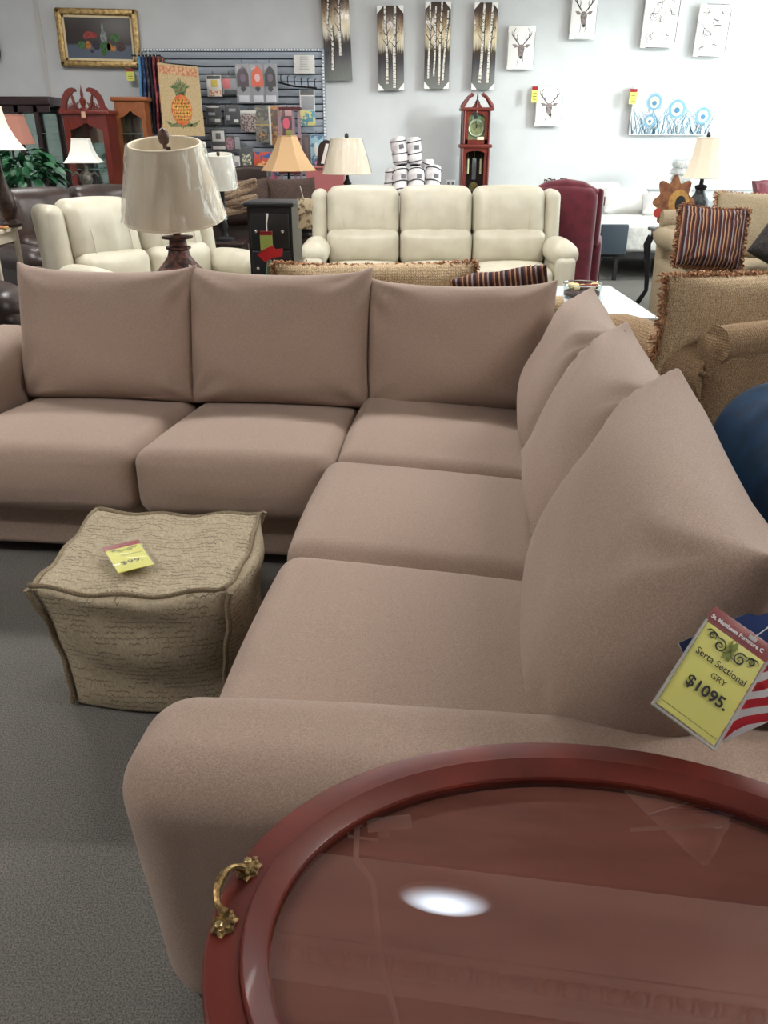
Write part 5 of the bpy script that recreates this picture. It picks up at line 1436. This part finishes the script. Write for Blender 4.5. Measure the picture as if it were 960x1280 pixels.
def deer(label, x0, y0, x1, y1, flip, look, ink_m, grp='deer canvases', price=False):
    t, W, H, yf = canvas('deer_canvas', label, x0, y0, x1, y1, canvas_white, group=grp)
    y = yf - .0005
    X = lambda x: flip * x * W
    m = MB(); d = MB()
    for s in (-1, 1):
        m.ribbon([(X(s * .06), .56 * H), (X(s * .16), .64 * H), (X(s * .28), .74 * H), (X(s * .30), .86 * H), (X(s * .22), .95 * H)], [.03 * W, .045 * W, .045 * W, .035 * W, .012 * W], y)
        m.ribbon([(X(s * .27), .73 * H), (X(s * .36), .80 * H), (X(s * .37), .88 * H)], [.035 * W, .03 * W, .01 * W], y)
        m.ribbon([(X(s * .18), .65 * H), (X(s * .15), .74 * H), (X(s * .17), .80 * H)], [.03 * W, .025 * W, .01 * W], y)
        d.poly([(X(s * .09), .52 * H), (X(s * .24), .50 * H), (X(s * .34), .58 * H), (X(s * .20), .58 * H)][::1 if s * flip > 0 else -1], y)
    m.build('antler_print', ink_m, t, flat=True, kind='stuff')
    h = [(-.10, .55), (-.13, .48), (-.10, .38), (-.05 + look, .27), (0 + look, .24), (.06 + look, .27), (.10, .38), (.13, .48), (.10, .55), (0, .58)]
    d.poly([(X(a_), b_ * H) for a_, b_ in h][::flip], y - .0004)
    d.build('head_print', mat('deer_grey', (150, 136, 134), .7, (108, 96, 96), 60, .4, .6), t, flat=True, kind='stuff')
    k = MB()
    k.ell(X(.01 + look), .28 * H, .055 * W, .035 * H, y - .0012)
    for s in (-1, 1): k.ell(X(s * .08), .45 * H, .022 * W, .018 * H, y - .0012)
    k.ribbon([(X(-.08), .36 * H), (X(-.10), .20 * H), (X(-.14), .08 * H)], [.01 * W, .02 * W, .004 * W], y)
    k.ribbon([(X(.09), .36 * H), (X(.10), .22 * H), (X(.06), .12 * H)], [.01 * W, .02 * W, .004 * W], y)
    k.build('feature_print', dark_ink, t, flat=True, kind='stuff')
    lines = MB()
    for (a_, b_) in (((-.3, .997), (.3, .997)), ((-.3, .004), (.3, .004))): lines.ribbon([(a_[0] * W, a_[1] * H), (b_[0] * W, b_[1] * H)], .008 * W, y)
    lines.ribbon([(-.49 * W, .1 * H), (-.49 * W, .85 * H)], .012 * W, y); lines.ribbon([(.49 * W, .1 * H), (.49 * W, .85 * H)], .012 * W, y)
    lines.build('edge_print', ink_m, t, flat=True, kind='stuff')
    return t
deer('deer head canvas with tall antlers beside the birch canvases', 633, 32, 670, 87, 1, .0, grey_ink)
deer('deer head canvas cut off by the top edge of the photo', 711, -12, 749, 49, 1, .02, dark_ink)
deer('deer head canvas with a yellow price tag, lowest of three', 668, 107, 705, 158, 1, .06, grey_ink)
def wall_tag(label, x0, y0, x1, y1, Y):
    a = at(x0, y1, Y); b = at(x1, y0, Y); W, H = b.x - a.x, b.z - a.z
    t = thing('price_tag', label, 'price tag', (a.x + W / 2, Y, a.z))
    MB().bb(-W / 2, W / 2, -.004, 0, 0, H * .8).build('card', yellow_card, t, flat=True)
    MB().bb(-W / 2, W / 2, -.005, .001, H * .78, H).build('header', red_card, t, flat=True)
    m = MB()
    for k in range(3): m.ribbon([(-W * .3, H * (.2 + .18 * k)), (W * .3, H * (.2 + .18 * k))], H * .04, -.0055)
    m.build('print_lines', ink, t, flat=True, kind='stuff')
    MB().tube([(0, -.003, H), (.005, 0, H + .05)], .002, 4).build('thread', nylon, t)
wall_tag('small price tag on the corner of the lowest deer canvas', 664, 108, 673, 128, 11.88)
wall_tag('small price tag on the corner of the peacock canvas', 786, 111, 797, 130, 11.88)
wall_tag('small price tag under the still life painting', 159, 86, 167, 101, 11.88)
def botanical(label, x0, y0, x1, y1, seed):
    t, W, H, yf = canvas('botanical_canvas', label, x0, y0, x1, y1, canvas_white, depth=.04, group='botanical canvases', tilt=1)
    rnd = random.Random(seed); y = yf - .0005
    m = MB()
    for (cx, cz) in ((-.25, .2), (.2, .22), (-.02, .42), (-.28, .55), (.25, .6), (.0, .72), (-.2, .85), (.22, .85)):
        for k in range(6):
            a = rnd.uniform(0, 6.28); l = rnd.uniform(.03, .08)
            m.ribbon([(cx * W, cz * H), (cx * W + l * math.cos(a), cz * H + l * math.sin(a)), (cx * W + l * 1.3 * math.cos(a + .4), cz * H + l * 1.3 * math.sin(a + .4))], .006, y)
    m.build('sketch_print', grey_ink, t, flat=True, kind='stuff')
    e = MB(); e.ribbon([(-.35 * W, .004 * H), (.35 * W, .004 * H)], .008, y); e.ribbon([(.49 * W, .1 * H), (.49 * W, .9 * H)], .008, y); e.ribbon([(-.3 * W, .995 * H), (.4 * W, .995 * H)], .006, y)
    e.build('edge_print', dark_ink, t, flat=True, kind='stuff')
botanical('white botanical sketch canvas cut off by the top edge', 800, -20, 853, 60, 1)
botanical('white botanical sketch canvas, right one of the pair', 866, 5, 915, 71, 2)
# peacock canvas
t, W, H, yf = canvas('peacock_canvas', 'wide canvas of blue peacock feathers with a price tag', 786, 108, 899, 169, mat('peacock_ground', (234, 238, 240), .6), depth=.04)
y = yf - .0005
teal = mat('feather_teal', (112, 158, 184), .6); teal2 = mat('feather_steel', (128, 146, 160), .6); eyec = mat('feather_tan', (206, 190, 170), .6); eyeb = mat('feather_blue', (60, 120, 160), .6)
rnd = random.Random(9)
m = MB(); m2 = MB(); e1 = MB(); e2 = MB()
for (cx, cz, s) in ((-.24, .68, .10), (.04, .54, .12), (.36, .40, .105), (-.27, .30, .07)):
    for k in range(44):
        a = R(-60) + R(300) * k / 43
        r0_, r1_ = s * W * .75, s * W * rnd.uniform(1.05, 1.45)
        p0 = (cx * W + r0_ * math.cos(a), cz * H + r0_ * math.sin(a)); p1 = (cx * W + r1_ * math.cos(a + .12), min(H * .99, max(.01, cz * H + r1_ * math.sin(a + .12))))
        (m if k % 3 else m2).ribbon([p0, p1], [.010, .003], y)
    e0_ = MB()
    m.ell(cx * W, cz * H, s * W * .80, s * W * .84, y - .0002, 24)
    e1.ell(cx * W, cz * H, s * W * .58, s * W * .62, y - .0010, 20)
    e2.ell(cx * W, cz * H - s * W * .1, s * W * .28, s * W * .26, y - .0020, 16)
    m2.ribbon([(cx * W, cz * H - s * W * .8), (cx * W - .03, .1 * H), (cx * W - .02, 0.01)], [.014, .012, .008], y)
for k in range(130):
    x = rnd.uniform(-.48, .48) * W; l = rnd.uniform(.12, .36); a = R(rnd.uniform(50, 130))
    p0 = (x, .01); p1 = (x + l * .5 * math.cos(a), l * .6); p2 = (x + l * 1.4 * math.cos(a), min(H * .7, l * 1.1))
    p1 = (max(-.49 * W, min(.49 * W, p1[0])), p1[1]); p2 = (max(-.49 * W, min(.49 * W, p2[0])), p2[1])
    (m if k % 2 else m2).ribbon([p0, p1, p2], [.008, .007, .002], y + .0002)
m.build('feather_print', teal, t, flat=True, kind='stuff'); m2.build('quill_print', teal2, t, flat=True, kind='stuff'); e1.build('eye_ring_print', eyec, t, flat=True, kind='stuff'); e2.build('eye_print', eyeb, t, flat=True, kind='stuff')
# still life painting
a = at(76, 84, 11.9); b = at(168, 10, 11.9)
W, H = b.x - a.x, b.z - a.z
t = thing('framed_painting', 'gold framed still life painting of fruit and a bottle', 'picture', ((a.x + b.x) / 2, 11.985, a.z))
t.rotation_euler = (0, R(1.2), 0)
gold = mat('gilt_frame', (196, 168, 112), .35, (128, 94, 52), 24, .35, .7, metal=.5, bump=.5, bscale=50, bdist=.01)
for (x0, x1, z0_, z1_) in ((-W / 2, W / 2, 0, .075), (-W / 2, W / 2, H - .075, H), (-W / 2, -W / 2 + .075, .0, H), (W / 2 - .075, W / 2, .0, H)):
    MB().rbox(((x0 + x1) / 2, -.045, (z0_ + z1_) / 2), (x1 - x0, .08, z1_ - z0_), .025, n=1, k=3).build('frame_rail', gold, t)
for (x0, x1, z0_, z1_) in ((-W / 2 + .07, W / 2 - .07, .07, .10), (-W / 2 + .07, W / 2 - .07, H - .10, H - .07), (-W / 2 + .07, -W / 2 + .10, .07, H - .07), (W / 2 - .10, W / 2 - .07, .07, H - .07)):
    MB().bb(x0, x1, -.05, -.02, z0_, z1_).build('liner', mat('cream_liner', (214, 198, 160), .5), t, flat=True)
po_ = MB().rbox((0, 0, 0), (W - .16, .02, H - .16), .003, n=1, k=1).build('painted_canvas', ramp_mat('still_life_ground', [(0, (96, 106, 122)), (.32, (88, 96, 112)), (.38, (52, 46, 44)), (.7, (58, 50, 46)), (1, (74, 72, 72))], 'Z', -(H - .16) / 2, (H - .16) / 2, streak=.06, sscale=(6, 6, 6)), t, loc=(0, -.03, H / 2))
y = -.0405
def blob(cols, items, nm):
    for cname, c_ in cols.items():
        m = MB()
        for (cc_, x, z, rx, rz_) in items:
            if cc_ == cname: m.ell(x * W, z * H, rx * W, rz_ * H, y - .0001 * len(m.v) / 28, 14)
        m.build(nm, mat('paint_' + cname, c_, .5, tuple(max(0, v - 40) for v in c_), 30, .35, .65), t, flat=True, kind='stuff')
blob({'green': (70, 112, 60), 'red': (160, 60, 54), 'orange': (196, 130, 56), 'bottle': (140, 146, 146), 'plum': (44, 40, 62), 'brown': (78, 52, 44)},
     [('green', -.22, .38, .05, .07), ('green', .07, .36, .07, .09), ('green', .05, .26, .035, .06), ('green', .2, .52, .06, .07), ('red', -.12, .56, .05, .06), ('red', -.06, .55, .04, .06), ('red', -.16, .53, .03, .05),
      ('orange', -.14, .38, .035, .07), ('orange', .12, .36, .03, .07), ('orange', .17, .33, .03, .05), ('bottle', .06, .52, .04, .12), ('bottle', .055, .68, .014, .08), ('plum', -.04, .38, .05, .08), ('plum', -.1, .28, .02, .03), ('brown', .26, .36, .06, .08)], 'fruit_print')
# ================================================================== SLAT WALL
SY_ = 11.86
p0 = at(196, 228, SY_); p1 = at(402, 64, SY_)
sw_ = thing('slat_wall_display', 'blue grey slat wall display board with a dotted white border', 'display board', ((p0.x + p1.x) / 2, 11.98, p0.z))
SW, SH = p1.x - p0.x, p1.z - p0.z
slat_m = mat('slat_laminate', (146, 155, 166), .5)
MB().bb(-SW / 2, SW / 2, -.08, 0, 0, SH).build('backing', mat('slat_groove', (60, 66, 74), .7), sw_, flat=True)
ns = 18; hh = SH / ns
s0 = MB().rbox((0, -.095, hh / 2), (SW, .03, hh - .014), .004, n=1, k=1).build('slat', slat_m, sw_)
for k in range(1, ns): inst(s0, sw_, (0, 0, k * hh))
MB().bb(-SW / 2, SW / 2, -.125, 0, SH, SH + .03).build('border_strip', slat_m, sw_, flat=True)
MB().bb(SW / 2, SW / 2 + .03, -.125, 0, 0, SH + .03).build('border_strip', slat_m, sw_, flat=True)
dots = MB()
nd = int(SW / .038)
for i in range(nd): dots.box((-SW / 2 + SW * i / nd, -.128, SH + .015), (.02, .008, .02))
nd = int(SH / .038)
for i in range(nd): dots.box((SW / 2 + .015, -.128, SH * i / nd), (.02, .008, .02))
dots.build('white_border_dots', white_gloss, sw_, flat=True, kind='stuff')
pk_clear = mat('blister_plastic', (224, 228, 230), .1, alpha=.10, spec=.9)
def cm(c_, c2=None, sc=30): return mat('print_%d_%d_%d' % c_ + ('_%d' % c2[0] if c2 else ''), c_, .5, c2, sc, .46, .54, detail=1.5)
PY = 11.80
def pack(label, x0, y0, x1, y1, ground, bits, depth=.03, hook=True, cat='package', name='hanging_package', blister=True, grp='packages on the slat wall'):
    "a package on a peg; bits are (part, fx0, fz0, fx1, fz1, material, shape)"
    a = at(x0, y1, PY - depth); b = at(x1, y0, PY - depth); W, H = b.x - a.x, b.z - a.z
    t = thing(name, label, cat, ((a.x + b.x) / 2, PY - .02, a.z), 0, grp)
    MB().rbox((0, -depth / 2, H / 2), (W, depth, H), .005, n=1, k=1).build('pack', ground, t)
    for i, (nm, f0, g0, f1, g1, mt, shp) in enumerate(bits):
        X0, X1, Z0_, Z1_ = (f0 - .5) * W, (f1 - .5) * W, g0 * H, g1 * H
        m = MB(); yy = -depth - .001
        if shp == 'box': m.rbox(((X0 + X1) / 2, yy, (Z0_ + Z1_) / 2), (X1 - X0, .006 + .002 * i, Z1_ - Z0_), .002, n=1, k=1)
        elif shp == 'blade':
            c_ = (X0 + X1) / 2
            m.prism([(X0, Z0_), (X1, Z0_), (X1, Z0_ + (Z1_ - Z0_) * .6), (c_ + (X1 - c_) * .6, Z0_ + (Z1_ - Z0_) * .85), (c_, Z1_), (X0 + (c_ - X0) * .4, Z0_ + (Z1_ - Z0_) * .85), (X0, Z0_ + (Z1_ - Z0_) * .6)], yy - .005, yy + .003)
        elif shp == 'drop':
            c_ = (X0 + X1) / 2
            m.prism([(c_, Z0_), (X1, Z0_ + (Z1_ - Z0_) * .6), (X1 * .7 + c_ * .3, Z1_), (X0 * .7 + c_ * .3, Z1_), (X0, Z0_ + (Z1_ - Z0_) * .6)], yy - .006, yy + .003)
        elif shp == 'ell': m.ell((X0 + X1) / 2, (Z0_ + Z1_) / 2, (X1 - X0) / 2, (Z1_ - Z0_) / 2, yy - .003 - .0005 * i, 16, t=.003)
        m.build(nm, mt, t)
    if blister: MB().rbox((0, -depth - .006, H / 2), (W * 1.04, .014, H * 1.02), .006, n=1, k=2).build('blister', pk_clear, t)
    if hook: MB().tube([(0, .05, H + .02), (0, -depth - .03, H + .02), (0, -depth - .035, H + .04)], .005, 6).build('peg', knob, t)
    return t
blk, sil, wht = cm((34, 34, 40)), cm((150, 150, 156)), cm((222, 220, 214))
pack('small white pack with yellow and orange contents on the slat wall', 260, 94, 276, 121, wht, [('header', .05, .82, .95, .97, blk, 'box'), ('yellow_print', .3, .45, .75, .78, cm((206, 178, 44)), 'box'), ('orange_contents', .15, .02, .95, .3, cm((206, 130, 84), (240, 220, 200)), 'box')])
pack('small pack with a pink card and black header', 279, 94, 296, 118, sil, [('header', .05, .82, .95, .99, blk, 'box'), ('pink_print', .05, .3, .55, .8, cm((214, 100, 104)), 'box'), ('tray', .1, .02, .95, .25, blk, 'box')])
for (x, c_, nm) in ((297, (62, 36, 54), 'maroon'), (315, (226, 90, 50), 'orange'), (331, (30, 32, 38), 'black')):
    pack('tall silver blister pack with a pointed %s insert' % nm, x, 80, x + 15, 129, sil, [('pointed_insert', .1, .42, .88, .95, cm(c_), 'blade'), ('emblem', .3, .55, .7, .75, cm((230, 190, 190)) if nm == 'orange' else cm((110, 90, 110)), 'ell'), ('drop_insert', .3, .28, .68, .42, blk, 'drop'), ('foil', .15, .03, .85, .2, cm((206, 206, 214)), 'box')])
nt_ = pack('white paper notice in a clear sleeve at the corner of the slat wall', 368, 69, 393, 92, wht, [], depth=.008, hook=False, cat='notice', name='paper_notice', grp=None)
m = MB()
for k in range(6): m.box((.0, -.0172, .05 + .027 * k), (.13 - .02 * (k % 3), .0012, .005))
m.build('print_lines', cm((150, 150, 154)), nt_, kind='stuff')
pack('black blister pack with a white rim, left of its neighbour', 259, 131, 276, 155, blk, [('white_rim', .05, .84, .95, .95, wht, 'ell'), ('tool', .15, .45, .6, .6, sil, 'box'), ('sticker', .55, .08, .9, .26, wht, 'box'), ('tool', .15, .12, .45, .3, cm((90, 92, 100)), 'box')])
pack('black blister pack with grey tools, right of its neighbour', 282, 131, 299, 155, blk, [('tool', .3, .65, .75, .8, sil, 'box'), ('tool', .1, .2, .35, .45, sil, 'box'), ('sticker', .6, .08, .9, .24, wht, 'box')])
pack('brown patterned pouch with a white header', 302, 138, 320, 165, cm((84, 56, 56), (170, 150, 144), 40), [('header', .0, .86, 1, 1, wht, 'box')])
pack('long olive camouflage pack', 321, 132, 337, 178, cm((70, 66, 58), (128, 118, 98), 24), [('gold_band', 0, .46, 1, .5, cm((180, 150, 80)), 'box'), ('orange_print', .2, .1, .7, .3, cm((196, 130, 60), (60, 60, 60), 30), 'ell')])
pack('long golden brown blister pack', 338, 132, 352, 181, cm((186, 126, 56), (96, 66, 40), 20), [('foil_edge', 0, 0, .15, 1, wht, 'box'), ('dark_print', .3, .6, .9, .9, cm((90, 60, 40)), 'ell')])
pack('small pack with a white framed square', 265, 161, 281, 187, cm((52, 52, 56)), [('white_frame', .1, .4, .95, .9, wht, 'box'), ('dark_square', .35, .5, .7, .8, cm((90, 92, 90)), 'box'), ('white_base', .1, .02, .95, .16, wht, 'box')])
pack('small pack with a pink medallion', 283, 170, 300, 190, blk, [('pink_medallion', .02, .1, .6, .95, cm((176, 120, 134), (120, 80, 96), 40), 'ell'), ('grey_side', .64, .2, .98, .95, sil, 'box')])
pack('tall black pack with white flowers', 301, 184, 316, 216, blk, [('flower_print', .2, .3, .85, .75, cm((206, 204, 180), (80, 84, 60), 30), 'box'), ('blue_base', 0, 0, 1, .2, cm((90, 120, 160)), 'box')])
pack('small white jar pack behind the wrapped lamp', 293, 195, 300, 213, wht, [('label_print', .2, .3, .8, .6, sil, 'box')])
pack('bright abstract blue and red canvas leaning by the slat wall', 319, 190, 345, 226, cm((52, 84, 150), (206, 84, 60), 14), [('flower_print', .1, .3, .6, .7, cm((196, 76, 60), (240, 180, 120), 20), 'ell'), ('leaf_print', .5, .05, .95, .4, cm((70, 110, 90), (190, 90, 140), 20), 'ell')], hook=False, cat='picture', name='abstract_canvas', blister=False, grp=None)
pack('pink and green boxed pack in the mauve rack', 353, 136, 367, 172, cm((120, 44, 56), (60, 30, 40), 18), [('pink_bottle', .1, .3, .65, .7, cm((236, 80, 110)), 'ell'), ('green_print', .3, .02, .9, .25, cm((150, 150, 60)), 'box'), ('header', .3, .75, .9, .95, cm((200, 150, 150)), 'box')])
pack('hanging pack of tumblers with a teal base', 376, 112, 393, 157, wht, [('header', .05, .85, .95, 1, cm((70, 66, 70)), 'box'), ('silver_tumbler', .1, .45, .95, .82, sil, 'box'), ('teal_base', .0, .0, 1, .42, cm((60, 140, 160), (210, 200, 120), 22), 'box')])
pack('dark brown boxed pack at the lower right of the slat wall', 379, 168, 388, 207, cm((58, 34, 34)), [('stripe', .3, .1, .7, .9, cm((90, 56, 50)), 'box')])
pack('blue patterned long pack at the lower right of the slat wall', 389, 168, 404, 207, cm((60, 104, 140), (150, 190, 206), 20), [('white_print', .3, .3, .6, .75, wht, 'ell'), ('pink_dot', .3, .05, .6, .15, cm((210, 120, 170)), 'ell')])
# hook rail
hr = thing('hook_rail', 'black rail of empty hooks on the slat wall', 'hook rail', at(372, 112, PY))
q0 = at(372, 112, PY)
MB().tube([at(348, 103, PY - .02) - q0, at(368, 108, PY - .06) - q0, at(396, 110, PY - .02) - q0], .012, 6).build('rail', black_gloss, hr)
for k in range(6):
    x = 352 + k * 8.4
    b_ = at(x, 104 + k, PY - .04) - q0
    MB().tube([b_, b_ + Vector((0, -.06, .02)), b_ + Vector((0, -.08, .08)), b_ + Vector((.02, -.07, .09))], .006, 6).build('hook', black_gloss, hr)
# mauve rack standing in front of the slat wall
mauve = mat('mauve_wood', (150, 124, 134), .6); dkred = mat('dark_red_wood', (84, 28, 34), .5)
rk = thing('display_rack', 'slim mauve wooden display rack with dark red shelves before the slat wall', 'rack', (at(362, 225, 11.2).x, 11.35, 0))
rx = rk.location.x
for px in (350.5, 368, 375):
    MB().bb(at(px, 180, 11.3).x - rx - .017, at(px, 180, 11.3).x - rx + .017, -.08, -.04, 0, at(px, 133, 11.3).z).build('post', mauve, rk, flat=True)
for py in (134, 172, 214):
    MB().bb(at(349, py, 11.3).x - rx, at(376, py, 11.3).x - rx, -.10, .06, at(360, py, 11.3).z - .03, at(360, py, 11.3).z).build('shelf', dkred, rk, flat=True)
MB().bb(at(352, 175, 11.3).x - rx, at(368, 175, 11.3).x - rx, -.04, .04, at(360, 178, 11.3).z, at(360, 172, 11.3).z).build('drawer', dkred, rk, flat=True)
# oval picture frame and salmon chest at the right of the slat wall
pfm = thing('picture_frame', 'dark arched picture frame standing beside the cream lamp', 'picture frame', (at(405, 208, 10.9).x, 10.9, at(405, 208, 10.9).z))
pts = [(-.09, 0), (.11, 0)] + [(.01 + .10 * math.cos(i * PI / 10), .20 + .10 * math.sin(i * PI / 10)) for i in range(11)]
MB().prism(pts[::-1], -.02, .02).build('frame', mahogany, pfm, rot=(0, R(8), 0))
MB().prism([(-.04, .03), (.0, .03), (.035, .26), (-.005, .26)][::-1], -.026, -.02).build('photo_print', wht, pfm, rot=(0, R(8), 0))
MB().prism([(.02, .03), (.06, .03), (.085, .22), (.05, .25)][::-1], -.026, -.02).build('photo_print', sil, pfm, rot=(0, R(8), 0))
pc = thing('painted_chest', 'salmon pink painted chest behind the cream lamp', 'chest', (at(408, 230, 10.9).x, 10.95, 0))
pinkp = mat('salmon_paint', (168, 96, 96), .6)
zc_ = at(405, 208, 10.75).z
MB().bb(-.24, .22, -.20, .20, .0, zc_ - .025).build('body', pinkp, pc, flat=True)
MB().rbox((-.01, 0, zc_ - .0125), (.50, .44, .024), .008, n=1, k=1).build('lid', pinkp, pc)
for k in range(3):
    d = MB().rbox((-.01, -.205, .2 + k * .28), (.40, .02, .24), .006, n=1, k=1).build('drawer', pinkp, pc)
    MB().lathe([(.006, 0), (.014, .014), (.001, .02)], 10, T=Matrix.Translation((-.01, -.215, .2 + k * .28)) @ Matrix.Rotation(R(90), 4, 'X')).build('knob', brass, d)
# garden flags
fcols = [((96, 150, 196), 'pale blue'), ((38, 62, 104), 'navy blue'), ((58, 54, 66), 'charcoal'), ((40, 40, 54), 'black'), ((150, 60, 70), 'red speckled'), ((44, 46, 66), 'dark indigo')]
frk = thing('flag_stand', 'black metal flag rack arm beside the slat wall', 'rack', (at(196, 70, 11.6).x, 11.9, at(196, 70, 11.6).z))
MB().bb(-.30, .06, -.36, -.34, -.01, .01).build('arm', black_matte, frk, flat=True)
MB().bb(-.02, .02, -.36, .05, -.01, .01).build('arm', black_matte, frk, flat=True)
for k, (c_, nm) in enumerate(fcols):
    x = at(176 + 4.6 * k, 72, 11.6).x
    a = at(176 + 4.6 * k, 72, 11.6); b = at(180 + 5 * k, 168, 11.6)
    f = thing('garden_flag', '%s garden flag hanging edge-on in the flag rack' % nm, 'flag', (a.x, 11.55, b.z), 0, 'garden flags')
    L_ = a.z - b.z
    m = MB(); n = 8
    vs = []; fs = []
    for j in range(n + 1):
        z = L_ * j / n
        w = .012 * math.sin(j * 1.1 + k) - .006 * (n - j)
        for (dx, dy) in ((-.016, -.10), (.016, -.13), (.02, .15), (-.012, .15)): vs.append((dx + w * .6 + .012, dy, z))
    for j in range(n):
        for q in range(4): fs.append((j * 4 + q, j * 4 + (q + 1) % 4, j * 4 + 4 + (q + 1) % 4, j * 4 + 4 + q))
    fs += [(3, 2, 1, 0), (n * 4, n * 4 + 1, n * 4 + 2, n * 4 + 3)]
    m.add(vs, fs).build('cloth', mat('flag_%d' % k, c_, .85, tuple(min(255, v + 50) for v in c_) if k in (1, 2, 4) else ((196, 110, 50) if k == 5 else None), 16, .5, .6), f)
    MB().tube([(0, -.12, L_), (0, -.12, L_ + .05), (.02, -.12, L_ + .06)], .005, 5).build('hook', knob, f)
a = at(206, 170, 11.38); b = at(247, 78, 11.38); W, H = b.x - a.x, b.z - a.z
pfg = thing('pineapple_flag', 'burlap garden flag printed with a red and gold pineapple', 'flag', ((a.x + b.x) / 2, 11.38, a.z), 0)
burlap = mat('burlap', (206, 184, 144), .9, (190, 166, 124), 60, .4, .6, bump=.3, bscale=200)
vs = []; fs = []; nx, nz = 14, 16
for sgn in (0, 1):
    for i in range(nx + 1):
        for j in range(nz + 1):
            f, g = i / nx, j / nz
            xx = (f - .5) * W * (1.0 + .06 * (1 - g)) - .03 * g * (f < .5) * 0
            vs.append((xx, sgn * .004, g * H - .05 * (f) * g * 0 + (-.04 * f if j == nz else 0)))
off = (nx + 1) * (nz + 1)
for i in range(nx):
    for j in range(nz):
        q = i * (nz + 1) + j
        fs.append((q, q + nz + 1, q + nz + 2, q + 1)); fs.append((off + q, off + q + 1, off + q + nz + 2, off + q + nz + 1))
MB().add(vs, fs).build('cloth', burlap, pfg, sharp=80)
MB().poly([(-.48 * W, .86 * H), (.46 * W, .80 * H), (.46 * W, .92 * H), (-.48 * W, .97 * H)], -.001).build('top_band_print', mat('band_coral', (196, 128, 96), .8, (214, 176, 136), 30, .45, .55), pfg, flat=True, kind='stuff')
MB().poly([(-.30 * W, .15 * H)] + [(-.02 * W + .27 * W * math.cos(i * PI / 12 + PI), .34 * H + .23 * H * math.sin(-i * PI / 12)) for i in range(0)] + [(.26 * W, .15 * H), (.26 * W, .5 * H), (-.28 * W, .5 * H)], -.0005) if False else None
MB().ell(0, .36 * H, .26 * W, .21 * H, -.001, 28).build('fruit_print', mat('pineapple_red', (204, 88, 62), .8, (226, 130, 70), 20, .4, .6), pfg, flat=True, kind='stuff')
m = MB()
for k in range(-4, 5):
    for sgn in (-1, 1):
        pts = []
        for i in range(9):
            f = -1 + 2 * i / 8
            x = sgn * (f * .2 + k * .09); z = f * .2
            if (x / .25) ** 2 + (z / .2) ** 2 < 1: pts.append((x * W, .36 * H + z * H))
        if len(pts) > 1: m.ribbon(pts, .016, -.0024)
m.build('lattice_print', mat('pineapple_gold', (226, 184, 96), .8), pfg, flat=True, kind='stuff')
m = MB()
for k in range(15):
    f = -1 + 2 * k / 14
    m.ribbon([(f * .08 * W, .55 * H), (f * .14 * W, .66 * H), (f * .26 * W, (.80 - .12 * abs(f)) * H)], [.03, .028, .004], -.0012 - .0002 * (k % 3))
    m.ribbon([(f * .15 * W, .17 * H), (f * .3 * W, .14 * H), (f * .44 * W, (.10 + .12 * abs(f)) * H)], [.03, .03, .004], -.0012 - .0002 * (k % 3))
m.build('leaf_print', mat('pineapple_leaf', (78, 104, 66), .8, (140, 140, 96), 30, .4, .6), pfg, flat=True, kind='stuff')
MB().tube([(-W / 2 - .02, .01, H), (W / 2 + .04, -.005, H - .04)], .008, 6).build('hanging_rod', black_matte, pfg)
MB().tube([(W / 2 + .03, 0, H - .04), (W / 2 + .03, .33, H - .02)], .008, 6).build('bracket', black_matte, pfg)
